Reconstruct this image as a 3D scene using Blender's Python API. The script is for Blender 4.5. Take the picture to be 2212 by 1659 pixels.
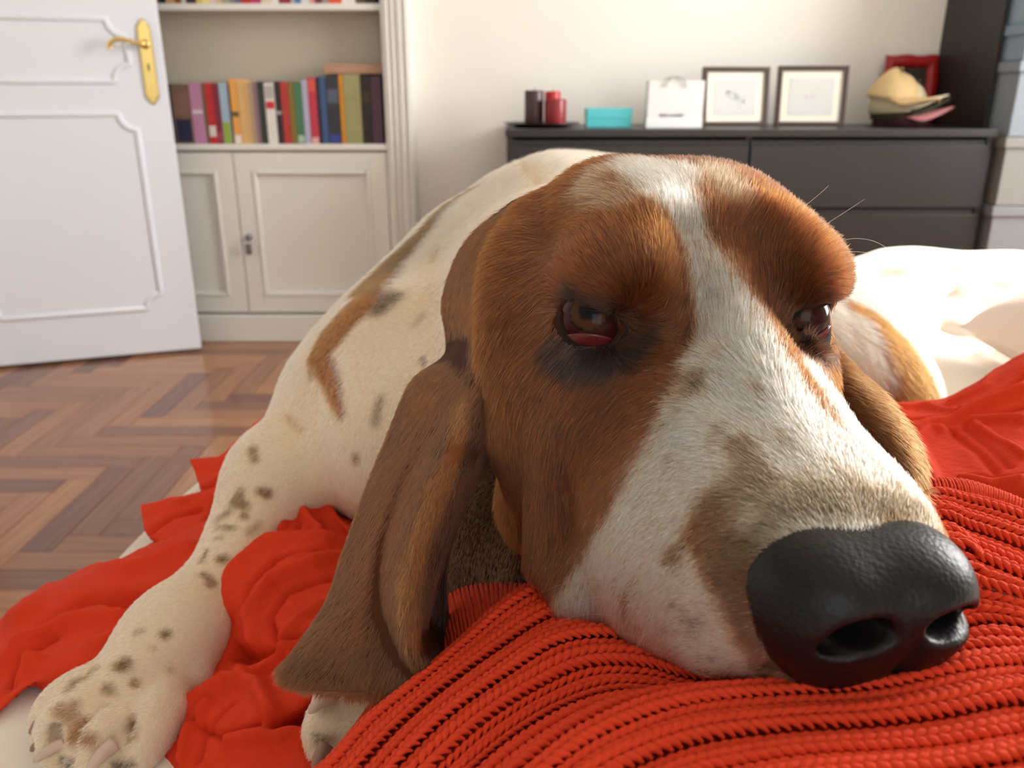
import bpy, bmesh, math, random
import numpy as np
from mathutils import Vector, Matrix
from mathutils.bvhtree import BVHTree

random.seed(7)
RNG = np.random.default_rng(7)
SC = bpy.context.scene
COL = SC.collection
for o in list(bpy.data.objects):
    bpy.data.objects.remove(o)

# ------------------------------------------------------------------ camera
FPX = 1789.0                      # focal length in pixels of the 2212 wide frame
TH = math.radians(19.4)
CAM = np.array([0.0, 0.0, 0.92])
FWD = np.array([0, math.cos(TH), -math.sin(TH)])
UPV = np.array([0, math.sin(TH), math.cos(TH)])
XV = np.array([1.0, 0, 0])


def P(x, y, d):
    """World point seen at pixel x, y of the photograph at depth d (metres)."""
    return CAM + d * (FWD + (x - 1106) / FPX * XV + (829.5 - y) / FPX * UPV)


def on_y(x, y, Y):
    """World point seen at pixel x, y on the upright plane at distance Y."""
    r = P(x, y, 1.0) - CAM
    return CAM + r * (Y / r[1])


def on_z(x, y, Z):
    r = P(x, y, 1.0) - CAM
    return CAM + r * ((Z - CAM[2]) / r[2])


cam_data = bpy.data.cameras.new('camera')
cam = bpy.data.objects.new('camera', cam_data)
COL.objects.link(cam)
cam.location = CAM
cam.rotation_euler = (math.pi / 2 - TH, 0, 0)
cam_data.sensor_width = 36.0
cam_data.lens = 36.0 * FPX / 2212
cam_data.clip_start = 0.01
cam_data.clip_end = 50
cam_data.dof.use_dof = True
cam_data.dof.focus_distance = 0.335
cam_data.dof.aperture_fstop = cam_data.lens / 2.0
SC.camera = cam

# ------------------------------------------------------------------ world, light, exposure
W = bpy.data.worlds.new('world')
SC.world = W
W.use_nodes = True
bg = W.node_tree.nodes['Background']
bg.inputs[0].default_value = (0.75, 0.88, 1.0, 1)
bg.inputs[1].default_value = 1.0


def area(name, loc, direction, sx, sy, energy, colour):
    l = bpy.data.lights.new(name, 'AREA')
    l.shape = 'RECTANGLE'
    l.size, l.size_y = sx, sy
    l.energy = energy
    l.color = colour
    o = bpy.data.objects.new(name, l)
    COL.objects.link(o)
    o.location = loc
    o.rotation_euler = Vector(direction).to_track_quat('-Z', 'Z').to_euler()
    return o


# daylight entering by the right window; the back lamp is added fill
area('window_daylight_right', (2.84, 1.75, 1.55), (-1, -0.05, -0.2), 1.5, 1.4, 108, (1.0, 0.985, 0.965))
area('fill_light_back', (0.6, -1.72, 1.6), (-0.1, 1, -0.16), 1.3, 1.3, 7.5, (0.93, 0.96, 1.0))
sun = bpy.data.lights.new('sun', 'SUN')
sun.energy = 11.0
sun.angle = math.radians(1.2)
sun.color = (1.0, 0.93, 0.82)
suno = bpy.data.objects.new('sun', sun)
COL.objects.link(suno)
suno.rotation_euler = Vector((-0.84, -0.05, -0.546)).to_track_quat('-Z', 'Y').to_euler()
SC.view_settings.view_transform = 'Standard'
SC.view_settings.look = 'None'
SC.view_settings.exposure = 0.15
SC.view_settings.gamma = 1.0
SC.cycles.max_bounces = 7
SC.cycles.diffuse_bounces = 4
SC.cycles.glossy_bounces = 4
SC.cycles.transmission_bounces = 6
SC.cycles.transparent_max_bounces = 8
SC.cycles.caustics_reflective = False
SC.cycles.caustics_refractive = False
SC.view_settings.use_curve_mapping = False

# ------------------------------------------------------------------ helpers


def srgb(r, g, b):
    f = lambda c: (c / 255 / 12.92) if c / 255 <= 0.04045 else ((c / 255 + 0.055) / 1.055) ** 2.4
    return (f(r), f(g), f(b), 1.0)


def mat(name, col, rough=0.5, metal=0.0, noise=0.0, nscale=20.0, bump=0.0, bscale=60.0, spec=0.5, stretch=None, sheen=0.0, coat=0.0):
    m = bpy.data.materials.new(name)
    m.use_nodes = True
    nt = m.node_tree
    b = nt.nodes['Principled BSDF']
    b.inputs['Base Color'].default_value = col
    b.inputs['Roughness'].default_value = rough
    b.inputs['Metallic'].default_value = metal
    b.inputs['Specular IOR Level'].default_value = spec
    if sheen:
        b.inputs['Sheen Weight'].default_value = sheen
    if coat:
        b.inputs['Coat Weight'].default_value = coat
        b.inputs['Coat Roughness'].default_value = 0.12
    if noise or bump:
        tc = nt.nodes.new('ShaderNodeTexCoord')
        mp = nt.nodes.new('ShaderNodeMapping')
        nt.links.new(tc.outputs['Object'], mp.inputs['Vector'])
        if stretch:
            mp.inputs['Scale'].default_value = stretch
    if noise:
        n = nt.nodes.new('ShaderNodeTexNoise')
        n.inputs['Scale'].default_value = nscale
        n.inputs['Detail'].default_value = 5
        nt.links.new(mp.outputs[0], n.inputs['Vector'])
        mx = nt.nodes.new('ShaderNodeMix')
        mx.data_type = 'RGBA'
        a = tuple(max(0, c * (1 - noise)) for c in col[:3]) + (1,)
        d = tuple(min(1, c * (1 + noise)) for c in col[:3]) + (1,)
        mx.inputs[6].default_value = a
        mx.inputs[7].default_value = d
        nt.links.new(n.outputs[0], mx.inputs[0])
        nt.links.new(mx.outputs[2], b.inputs['Base Color'])
    if bump:
        n2 = nt.nodes.new('ShaderNodeTexNoise')
        n2.inputs['Scale'].default_value = bscale
        n2.inputs['Detail'].default_value = 4
        nt.links.new(mp.outputs[0], n2.inputs['Vector'])
        bp = nt.nodes.new('ShaderNodeBump')
        bp.inputs['Strength'].default_value = bump
        bp.inputs['Distance'].default_value = 0.002
        nt.links.new(n2.outputs[0], bp.inputs['Height'])
        nt.links.new(bp.outputs[0], b.inputs['Normal'])
    return m


def link(name, me, m=None, parent=None, smooth=False):
    if m is not None:
        for mm in (m if isinstance(m, (list, tuple)) else [m]):
            me.materials.append(mm)
    if smooth:
        me.polygons.foreach_set('use_smooth', [True] * len(me.polygons))
    o = bpy.data.objects.new(name, me)
    COL.objects.link(o)
    if parent is not None:
        o.parent = parent
        o.matrix_parent_inverse = Matrix.Identity(4)
    return o


def empty(name, label=None, cat=None, group=None, loc=(0, 0, 0), rot=(0, 0, 0), kind=None):
    o = bpy.data.objects.new(name, None)
    COL.objects.link(o)
    o.location = loc
    o.rotation_euler = rot
    o.empty_display_size = 0.05
    tag(o, label, cat, group, kind)
    return o


def tag(o, label=None, cat=None, group=None, kind=None):
    if label:
        o['label'] = label
    if cat:
        o['category'] = cat
    if group:
        o['group'] = group
    if kind:
        o['kind'] = kind
    return o


def box_bm(bm, lo, hi, bevel=0.0):
    lo, hi = Vector(lo), Vector(hi)
    r = bmesh.ops.create_cube(bm, size=1.0)
    for v in r['verts']:
        v.co = Vector((lo[i] + (v.co[i] + 0.5) * (hi[i] - lo[i]) for i in range(3)))
    if bevel:
        es = list({e for v in r['verts'] for e in v.link_edges})
        bmesh.ops.bevel(bm, geom=es, offset=bevel, segments=2, affect='EDGES', profile=0.5)


def bm_obj(name, bm, m, parent=None, smooth=False):
    me = bpy.data.meshes.new(name)
    bm.normal_update()
    bm.to_mesh(me)
    bm.free()
    return link(name, me, m, parent, smooth)


def box(name, lo, hi, m, parent=None, bevel=0.002):
    bm = bmesh.new()
    box_bm(bm, lo, hi, bevel)
    return bm_obj(name, bm, m, parent)


def lathe(name, prof, m, parent=None, n=32, loc=(0, 0, 0)):
    """prof: list of (r, z)."""
    bm = bmesh.new()
    rings = []
    for r, z in prof:
        if r < 1e-6:
            rings.append([bm.verts.new((loc[0], loc[1], loc[2] + z))])
        else:
            rings.append([bm.verts.new((loc[0] + r * math.cos(2 * math.pi * k / n), loc[1] + r * math.sin(2 * math.pi * k / n), loc[2] + z)) for k in range(n)])
    for a, b in zip(rings, rings[1:]):
        for k in range(n):
            k2 = (k + 1) % n
            if len(a) == 1 and len(b) == 1:
                continue
            if len(a) == 1:
                bm.faces.new((a[0], b[k2], b[k]))
            elif len(b) == 1:
                bm.faces.new((a[k], a[k2], b[0]))
            else:
                bm.faces.new((a[k], a[k2], b[k2], b[k]))
    bmesh.ops.recalc_face_normals(bm, faces=bm.faces)
    return bm_obj(name, bm, m, parent, True)


def tube_mesh(pts, rad, n=10, closed=False, up=None, squash=1.0):
    """swept tube, returns verts, faces. rad scalar or list."""
    pts = np.asarray(pts, float)
    k = len(pts)
    rad = np.broadcast_to(np.asarray(rad, float), (k,))
    if closed:
        tan = np.roll(pts, -1, 0) - np.roll(pts, 1, 0)
    else:
        tan = np.gradient(pts, axis=0)
    tan /= np.linalg.norm(tan, axis=1)[:, None] + 1e-12
    ref = np.array([0, 0, 1.0]) if up is None else np.asarray(up, float)
    V = []
    for i in range(k):
        a = np.cross(tan[i], ref)
        if np.linalg.norm(a) < 1e-4:
            a = np.cross(tan[i], [0, 1.0, 0.1])
        a /= np.linalg.norm(a)
        b = np.cross(a, tan[i])
        for j in range(n):
            t = 2 * math.pi * j / n
            V.append(pts[i] + rad[i] * (math.cos(t) * a + squash * math.sin(t) * b))
    Fc = []
    for i in range(k if closed else k - 1):
        i2 = (i + 1) % k
        for j in range(n):
            j2 = (j + 1) % n
            Fc.append((i * n + j, i2 * n + j, i2 * n + j2, i * n + j2))
    if not closed:
        Fc.append(tuple(range(n)))
        Fc.append(tuple((k - 1) * n + j for j in reversed(range(n))))
    return V, Fc


def tube(name, pts, rad, m, parent=None, n=10, closed=False, up=None, squash=1.0):
    V, Fc = tube_mesh(pts, rad, n, closed, up, squash)
    me = bpy.data.meshes.new(name)
    me.from_pydata([tuple(v) for v in V], [], Fc)
    bm = bmesh.new()
    bm.from_mesh(me)
    bmesh.ops.recalc_face_normals(bm, faces=bm.faces)
    bm.to_mesh(me)
    bm.free()
    return link(name, me, m, parent, True)


def crom(pts, n):
    """Catmull-Rom through points, n samples in total (uniform in index)."""
    pts = np.asarray(pts, float)
    k = len(pts)
    ext = np.vstack([2 * pts[0] - pts[1], pts, 2 * pts[-1] - pts[-2]])
    t = np.linspace(0, k - 1, n)
    i = np.minimum(t.astype(int), k - 2)
    u = (t - i)[:, None]
    p0, p1, p2, p3 = ext[i], ext[i + 1], ext[i + 2], ext[i + 3]
    return 0.5 * (2 * p1 + (p2 - p0) * u + (2 * p0 - 5 * p1 + 4 * p2 - p3) * u ** 2 + (3 * p1 - p0 - 3 * p2 + p3) * u ** 3)


def np_mesh(name, V, Q, smooth=True):
    """fast mesh from numpy arrays; Q (n,4) or (n,3)."""
    me = bpy.data.meshes.new(name)
    V = np.asarray(V, np.float32)
    Q = np.asarray(Q, np.int32)
    me.vertices.add(len(V))
    me.vertices.foreach_set('co', V.ravel())
    w = Q.shape[1]
    me.loops.add(Q.size)
    me.loops.foreach_set('vertex_index', Q.ravel())
    me.polygons.add(len(Q))
    me.polygons.foreach_set('loop_start', np.arange(0, Q.size, w, dtype=np.int32))
    me.polygons.foreach_set('loop_total', np.full(len(Q), w, np.int32))
    me.update(calc_edges=True)
    me.validate()
    if smooth:
        me.polygons.foreach_set('use_smooth', np.ones(len(me.polygons), bool))
    return me

# ------------------------------------------------------------------ the room
YW = 3.25      # back wall
XL, XR = -1.98, 2.9
YB, ZC = -1.8, 2.55
M_wall = mat('wall_paint', srgb(241, 238, 231), 0.75, noise=0.02, nscale=3, bump=0.12, bscale=180)
M_white = mat('white_lacquer', srgb(232, 231, 228), 0.35, noise=0.01, nscale=4)
M_door = mat('door_lacquer', srgb(233, 237, 245), 0.32, noise=0.01, nscale=4)
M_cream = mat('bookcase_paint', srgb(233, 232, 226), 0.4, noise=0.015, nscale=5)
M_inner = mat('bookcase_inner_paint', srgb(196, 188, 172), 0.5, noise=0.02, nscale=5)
M_brass = mat('polished_brass', srgb(238, 208, 128), 0.3, metal=1.0, bump=0.05, bscale=80)
M_steel = mat('steel', srgb(150, 150, 155), 0.3, metal=1.0)
M_black = mat('black_brown_veneer', srgb(38, 36, 37), 0.38, noise=0.25, nscale=9, bump=0.1, bscale=30, stretch=(1, 1, 9))
M_dark = mat('black_panel', srgb(34, 29, 27), 0.5, noise=0.2, nscale=6, bump=0.1, bscale=40)


def structure(o):
    o['kind'] = 'structure'
    return o


structure(box('wall_back', (XL - .1, YW, -.05), (XR + .1, YW + .1, ZC), M_wall, bevel=0))
structure(box('wall_left', (XL - .1, YB, -.05), (XL, YW, ZC), M_wall, bevel=0))
structure(box('ceiling', (XL - .1, YB - .1, ZC), (XR + .1, YW + .1, ZC + .08), M_wall, bevel=0))


def wall_with_hole(name, axis, c0, c1, a0, a1, h0, h1, hz0, hz1):
    """wall slab between c0..c1 on the thin axis, a0..a1 along, with an opening h0..h1, hz0..hz1"""
    bm = bmesh.new()
    def b(a, bb, z0, z1):
        if axis == 'x':
            box_bm(bm, (c0, a, z0), (c1, bb, z1))
        else:
            box_bm(bm, (a, c0, z0), (bb, c1, z1))
    b(a0, h0, -.05, ZC)
    b(h1, a1, -.05, ZC)
    b(h0, h1, -.05, hz0)
    b(h0, h1, hz1, ZC)
    return structure(bm_obj(name, bm, M_wall))


wall_with_hole('wall_right', 'x', XR, XR + .1, YB, YW, 0.9, 2.45, 0.75, 2.3)
wall_with_hole('wall_behind', 'y', YB - .1, YB, XL, XR, -0.1, 1.3, 0.9, 2.3)
M_glass = bpy.data.materials.new('thin_glass')
M_glass.use_nodes = True
_nt = M_glass.node_tree
_nt.nodes.remove(_nt.nodes['Principled BSDF'])
_t, _g, _m = (_nt.nodes.new(k) for k in ('ShaderNodeBsdfTransparent', 'ShaderNodeBsdfGlossy', 'ShaderNodeMixShader'))
_g.inputs['Roughness'].default_value = 0.02
_m.inputs[0].default_value = 0.035
_nt.links.new(_t.outputs[0], _m.inputs[1])
_nt.links.new(_g.outputs[0], _m.inputs[2])
_nt.links.new(_m.outputs[0], _nt.nodes['Material Output'].inputs[0])


def window(name, axis, c, a0, a1, z0, z1):
    w = structure(empty(name))
    t = .05
    def b(nm, a, bb, zz0, zz1, d=.03, m=M_white):
        if axis == 'x':
            return box(nm, (c - d, a, zz0), (c + d, bb, zz1), m, w, .003)
        return box(nm, (a, c - d, zz0), (bb, c + d, zz1), m, w, .003)
    b('window_frame', a0, a0 + t, z0, z1)
    b('window_frame', a1 - t, a1, z0, z1)
    b('window_frame', a0 + t, a1 - t, z0, z0 + t)
    b('window_frame', a0 + t, a1 - t, z1 - t, z1)
    mid = (a0 + a1) / 2
    b('mullion', mid - .03, mid + .03, z0 + t, z1 - t)
    b('pane', a0 + t, mid - .03, z0 + t, z1 - t, .003, M_glass)
    b('pane', mid + .03, a1 - t, z0 + t, z1 - t, .003, M_glass)


window('window_1', 'x', XR + .05, 0.9, 2.45, 0.75, 2.3)
window('added_fill_window', 'y', YB - .05, -0.1, 1.3, 0.9, 2.3)  # unseen window, added to go with the fill from behind the camera

# floor: herringbone parquet, planks laid one by one where the photo shows them
floor = structure(box('floor', (XL - .1, YB - .1, -.06), (XR + .1, YW + .1, -.0125), mat('floor_bed', srgb(90, 58, 40), 0.6), bevel=0))


def wood(name, col):
    m = mat(name, col, 0.16, noise=0.0)
    nt = m.node_tree
    b = nt.nodes['Principled BSDF']
    tc = nt.nodes.new('ShaderNodeTexCoord')
    mp = nt.nodes.new('ShaderNodeMapping')
    mp.inputs['Scale'].default_value = (3, 55, 20)
    oi = nt.nodes.new('ShaderNodeObjectInfo')
    add = nt.nodes.new('ShaderNodeVectorMath')
    add.operation = 'ADD'
    nt.links.new(tc.outputs['Object'], mp.inputs['Vector'])
    nt.links.new(mp.outputs[0], add.inputs[0])
    nt.links.new(oi.outputs['Location'], add.inputs[1])
    n = nt.nodes.new('ShaderNodeTexNoise')
    n.inputs['Scale'].default_value = 1.6
    n.inputs['Detail'].default_value = 6
    nt.links.new(add.outputs[0], n.inputs['Vector'])
    r = nt.nodes.new('ShaderNodeValToRGB')
    r.color_ramp.elements[0].position = 0.3
    r.color_ramp.elements[0].color = tuple(c * 0.74 for c in col[:3]) + (1,)
    r.color_ramp.elements[1].position = 0.72
    r.color_ramp.elements[1].color = tuple(min(1, c * 1.18) for c in col[:3]) + (1,)
    nt.links.new(n.outputs[0], r.inputs[0])
    nt.links.new(r.outputs[0], b.inputs['Base Color'])
    bp = nt.nodes.new('ShaderNodeBump')
    bp.inputs['Strength'].default_value = 0.08
    bp.inputs['Distance'].default_value = 0.001
    nt.links.new(n.outputs[0], bp.inputs['Height'])
    nt.links.new(bp.outputs[0], b.inputs['Normal'])
    return m


plank_cols = [(160, 112, 86), (134, 92, 74), (172, 122, 86), (122, 84, 72), (150, 104, 78), (164, 114, 84)]
plank_mesh = []
PW, PL = 0.07, 0.42
for i, c in enumerate(plank_cols):
    bm = bmesh.new()
    box_bm(bm, (-PL / 2 + .0006, -PW / 2 + .0006, -.0125), (PL / 2 - .0006, PW / 2 - .0006, 0), 0)
    bmesh.ops.bevel(bm, geom=[e for e in bm.edges if all(v.co.z > -.001 for v in e.verts)], offset=.0012, segments=1, affect='EDGES')
    me = bpy.data.meshes.new('plank')
    bm.to_mesh(me)
    bm.free()
    me.materials.append(wood('parquet_%d' % i, srgb(*c)))
    plank_mesh.append(me)
cands = []
for n in range(-60, 90):
    for k in range(-12, 12):
        ox, oy = n * PW + k * PL, n * PW - k * PL
        for vert in (0, 1):
            if vert:
                cx, cy = ox + PL + PW / 2, oy + PW - PL / 2
            else:
                cx, cy = ox + PL / 2, oy + PW / 2
            cx -= .0
            if XL - .3 < cx < XR + .2 and YB - .2 < cy < YW + .2:
                cands.append((cx, cy, vert))
def plank_shows(cx, cy):
    return -1.95 < cx < -0.12 and 0.45 < cy < 3.3
near = [c for c in cands if plank_shows(c[0], c[1])]
print('planks', len(near))
for cx, cy, vert in near:
    o = bpy.data.objects.new('plank', random.choice(plank_mesh))
    o.location = (cx, cy, random.uniform(-.0003, .0003))
    o.rotation_euler = (0, 0, (math.pi / 2 if vert else 0) + (math.pi if random.random() < .5 else 0))
    COL.objects.link(o)
    o.parent = floor
rest = [c for c in cands if not plank_shows(c[0], c[1]) and XL < c[0] < XR and YB < c[1] < YW]
bm = bmesh.new()
for cx, cy, vert in rest:
    hx, hy = (PW / 2, PL / 2) if vert else (PL / 2, PW / 2)
    box_bm(bm, (cx - hx + .0006, cy - hy + .0006, -.0125), (cx + hx - .0006, cy + hy - .0006, 0))
o = bm_obj('planks_out_of_view', bm, wood('parquet_rest', srgb(140, 88, 60)), floor)
o.name = 'plank_field'
o['kind'] = 'stuff'

# ------------------------------------------------------------------ built-in bookcase
YF = 3.13
BX0, BX1 = -1.62, -0.455
bc = empty('bookcase', 'cream built-in bookcase with open shelves above two panelled cupboard doors', 'bookcase', loc=(0, 0, 0))
zc = on_y(600, 311, YF)[2]            # counter top front edge
zs = on_y(600, 22, YF)[2]             # underside of the shelf above
zu = on_y(600, 7, YF)[2]
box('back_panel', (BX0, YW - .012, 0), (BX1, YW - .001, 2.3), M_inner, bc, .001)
box('side_panel', (BX0 - .02, YF - .0, 0), (BX0, YW - .001, 2.3), M_cream, bc)
# deep niche: the shelves sit in front of the wall line
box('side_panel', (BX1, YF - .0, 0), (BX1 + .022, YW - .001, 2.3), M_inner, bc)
box('counter', (BX0, YF - .012, zc - .022), (BX1 + .0, YW - .012, zc), M_cream, bc, .004)
box('shelf', (BX0, YF + .002, zs), (BX1, YW - .012, zu), M_cream, bc, .003)
box('shelf', (BX0, YF + .002, zs + .42), (BX1, YW - .012, zu + .42), M_cream, bc, .003)
box('plinth', (BX0, YF - .02, -.0), (BX1 + .08, YW - .012, .105), M_cream, bc, .004)
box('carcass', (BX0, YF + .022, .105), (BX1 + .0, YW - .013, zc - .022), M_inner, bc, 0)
# fluted casing at the right of the bookcase
bm = bmesh.new()
cx0, cx1 = BX1 + .0, BX1 + .098
box_bm(bm, (cx0, YF - .012, 0.105), (cx1, YW - .001, 2.4), .002)
for a, w_ in ((.014, .012), (.036, .008), (.058, .014), (.082, .008)):
    box_bm(bm, (cx0 + a, YF - .022, 0.105), (cx0 + a + w_, YF - .010, 2.4), .003)
bm_obj('casing', bm, M_cream, bc)


def cupboard_door(x0, x1, z0, z1, key):
    d = bpy.data.objects.new('door', None)
    bm = bmesh.new()
    yf = YF - .004
    s = .062
    # stiles and rails around a sunk panel
    for lo, hi in (((x0, z0), (x0 + s, z1)), ((x1 - s, z0), (x1, z1)), ((x0 + s, z0), (x1 - s, z0 + s)), ((x0 + s, z1 - s), (x1 - s, z1))):
        box_bm(bm, (lo[0], yf, lo[1]), (hi[0], yf + .022, hi[1]), .0015)
    o = bm_obj('door', bm, M_cream, bc)
    bm = bmesh.new()
    for lo, hi in (((x0 + s, z0 + s), (x0 + s + .016, z1 - s)), ((x1 - s - .016, z0 + s), (x1 - s, z1 - s)), ((x0 + s + .016, z0 + s), (x1 - s - .016, z0 + s + .016)), ((x0 + s + .016, z1 - s - .016), (x1 - s - .016, z1 - s))):
        box_bm(bm, (lo[0], yf - .004, lo[1]), (hi[0], yf + .018, hi[1]), .005)
    bm_obj('bead', bm, M_cream, o)
    box('panel', (x0 + s, yf + .012, z0 + s), (x1 - s, yf + .019, z1 - s), M_cream, o, 0)
    if key:
        q = on_y(538, 512, yf)
        kn = lathe('knob', [(0, 0), (.012, 0), (.012, .006), (.005, .008), (.005, .014), (0, .014)], M_steel, o, 16)
        kn.rotation_euler = (math.pi / 2, 0, 0)
        kn.location = (x0 + .028, yf, q[2])
        bm = bmesh.new()
        box_bm(bm, (x0 + .022, yf - .022, q[2] - .012), (x0 + .034, yf - .004, q[2] - .006), .002)
        box_bm(bm, (x0 + .016, yf - .03, q[2] - .062), (x0 + .040, yf - .022, q[2] - .02), .004)
        bm_obj('key', bm, M_steel, o)
    return o


xs = on_y(512, 420, YF)[0]
z1 = zc - .03
cupboard_door(xs + .002, BX1 - .004, .115, z1, True)
cupboard_door(BX0 + .004, xs - .002, .115, z1, False)

# books ------------------------------------------------------------------
M_page = mat('page_block', srgb(228, 218, 196), 0.8, noise=0.1, nscale=200)


def book(x0, x1, z0, h, depth, col, label, group, yfront, band=None, lower=None, lean=0.0):
    """an upright book: cover shell (spine to the room) round a page block"""
    w = x1 - x0
    e = empty('book', label, 'book', group, loc=((x0 + x1) / 2, yfront, z0), rot=(0, lean, 0))
    m = mat('book_cover', srgb(*col), 0.45, noise=0.12, nscale=40)
    t = min(.0022, w * .18)
    bm = bmesh.new()
    box_bm(bm, (-w / 2 + .0003, 0, 0), (w / 2 - .0003, t, h), 0)
    box_bm(bm, (-w / 2 + .0003, t, 0), (-w / 2 + t, depth, h), 0)
    box_bm(bm, (w / 2 - t, t, 0), (w / 2 - .0003, depth, h), 0)
    bm_obj('cover', bm, m, e)
    box('pages', (-w / 2 + t, t, .003), (w / 2 - t, depth - .004, h - .003), M_page, e, 0)
    for pc in (band or []):
        a, b_, c = pc
        box('spine_print', (-w / 2 + w * .08, -.0004, h * a), (w / 2 - w * .08, .0002, h * b_), mat('spine_print', srgb(*c), 0.5), e, 0)
    return e


bk = [  # px left, px right, px top, colour, name, bands
    (352, 374, 181, (62, 66, 72), 'dark grey', None),
    (374, 417, 182, (128, 98, 84), 'dusty brown', [(.03, .42, (38, 44, 74)), (.5, .85, (140, 104, 94))]),
    (413, 439, 179, (196, 138, 172), 'pink', [(.5, .56, (226, 214, 224))]),
    (440, 446, 181, (104, 104, 52), 'thin olive', None),
    (446, 463, 179, (190, 40, 44), 'bright red', [(.12, .3, (222, 214, 210))]),
    (464, 476, 180, (128, 36, 58), 'maroon', [(.05, .2, (160, 70, 80))]),
    (477, 496, 179, (160, 186, 204), 'pale blue', [(0.0, .36, (150, 176, 66))]),
    (496, 502, 182, (40, 42, 42), 'thin black', None),
    (500, 517, 170, (232, 166, 84), 'tall orange', [(.42, .5, (104, 84, 60)), (0.01, .14, (236, 228, 222))]),
    (517, 533, 172, (222, 180, 118), 'sandy yellow', None),
    (533, 540, 177, (214, 176, 122), 'thin tan', None),
    (541, 551, 178, (176, 152, 128), 'beige', None),
    (551, 559, 178, (142, 110, 122), 'mauve', None),
    (560, 573, 176, (46, 56, 48), 'dark green black', None),
    (574, 596, 179, (226, 222, 216), 'white', [(.58, .7, (204, 50, 56)), (.75, .95, (180, 178, 172))]),
    (596, 608, 176, (48, 38, 42), 'black', [(.48, .53, (170, 170, 170))]),
    (609, 625, 177, (180, 58, 54), 'brick red', None),
    (626, 638, 178, (132, 112, 48), 'olive gold', None),
    (638, 655, 179, (74, 122, 88), 'green', [(.02, .14, (170, 196, 176))]),
    (655, 668, 173, (176, 176, 200), 'lilac grey', None),
    (668, 686, 168, (192, 58, 78), 'crimson', [(.8, .97, (214, 90, 76)), (.0, .1, (222, 170, 172))]),
    (686, 693, 166, (40, 38, 46), 'narrow black', None),
    (693, 707, 165, (62, 88, 130), 'blue', None),
    (707, 734, 162, (52, 52, 60), 'charcoal', [(.02, .14, (54, 66, 140)), (.6, .8, (84, 92, 110))]),
    (735, 745, 161, (206, 140, 44), 'thin amber', None),
    (745, 780, 160, (156, 152, 106), 'wide sage green', [(.63, .64, (120, 118, 80))]),
    (781, 803, 161, (36, 30, 26), 'wide black', [(.6, .75, (66, 50, 30))]),
    (803, 826, 164, (84, 56, 72), 'plum', None),
]
xs_px = [b[0] for b in bk] + [bk[-1][1]]
YBK = YF + .012
x_cur = on_y(bk[0][0], 240, YBK)[0]
for i, (a, b_, top, col, nm, band) in enumerate(bk):
    x0 = on_y(a, 240, YBK)[0]
    x1 = on_y(bk[i + 1][0] if i + 1 < len(bk) else 826, 240, YBK)[0]
    h = on_y(a, top, YBK)[2] - zc
    lf = bk[i - 1][4] if i else None
    rt = bk[i + 1][4] if i + 1 < len(bk) else None
    if lf and rt:
        lab = '%s book on the lower shelf, between the %s and %s books' % (nm, lf, rt)
    elif rt:
        lab = '%s book at the door end of the lower shelf, beside the %s book' % (nm, rt)
    else:
        lab = '%s book at the casing end of the lower shelf, beside the %s book' % (nm, lf)
    book(x0 + .0004, x1 - .0004, zc, h, .085, col, lab, 'books on the lower shelf', YBK, band)
# the book lying on top of the row
x0 = on_y(700, 150, YBK)[0]
x1 = BX1 - .004
z0 = zc + on_y(760, 160, YBK)[2] - zc + .002
e = empty('book', 'tan book lying flat on top of the upright books by the casing', 'book', 'books on the lower shelf', loc=(x0, YBK + .002, z0))
h = .03
m = mat('book_cover', srgb(176, 138, 112), 0.5, noise=0.1, nscale=30)
bm = bmesh.new()
box_bm(bm, (0, 0, 0), (x1 - x0, .095, .0025))
box_bm(bm, (0, 0, h), (x1 - x0, .095, h + .0025))
box_bm(bm, (0, 0, .0025), (x1 - x0, .0025, h))
bm_obj('cover', bm, m, e)
box('pages', (.004, .0025, .0025), (x1 - x0 - .004, .09, h), M_page, e, 0)

up = [(345, 358, (40, 38, 42), 'black'), (358, 378, (196, 160, 112), 'tan'), (378, 392, (140, 70, 50), 'rust'), (392, 402, (210, 204, 190), 'ivory'),
      (402, 424, (56, 38, 36), 'dark brown'), (424, 436, (220, 196, 110), 'mustard'), (436, 452, (236, 226, 130), 'yellow'), (452, 466, (230, 200, 196), 'pale pink'),
      (466, 478, (214, 190, 160), 'sand'), (478, 496, (170, 158, 140), 'taupe'), (496, 506, (140, 130, 122), 'grey brown'), (506, 520, (104, 108, 140), 'slate blue'),
      (520, 543, (186, 44, 44), 'red'), (543, 564, (190, 52, 110), 'magenta'), (564, 586, (222, 212, 186), 'cream'), (586, 602, (232, 230, 224), 'white'),
      (602, 628, (140, 40, 60), 'maroon'), (628, 636, (190, 180, 170), 'light grey'), (636, 650, (70, 130, 176), 'sky blue'), (650, 668, (216, 222, 222), 'silver'),
      (668, 680, (224, 150, 156), 'rose'), (680, 696, (120, 40, 58), 'wine red'), (696, 710, (160, 150, 150), 'dove grey'), (710, 738, (226, 88, 52), 'orange'),
      (738, 768, (236, 232, 226), 'thick white'), (768, 790, (96, 74, 62), 'umber'), (790, 812, (50, 44, 40), 'thick black')]
for i, (a, b_, col, nm) in enumerate(up):
    x0, x1 = on_y(a, 5, YBK)[0], on_y(b_, 5, YBK)[0]
    lf = up[i - 1][3] if i else None
    rt = up[i + 1][3] if i + 1 < len(up) else None
    if lf and rt:
        lab = '%s book on the upper shelf, only its foot showing, between %s and %s' % (nm, lf, rt)
    else:
        lab = '%s book on the upper shelf, only its foot showing, beside the %s one' % (nm, lf or rt)
    book(x0 + .0004, x1 - .0004, zu, random.uniform(.19, .25), .085, col, lab, 'books on the upper shelf', YBK)

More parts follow.
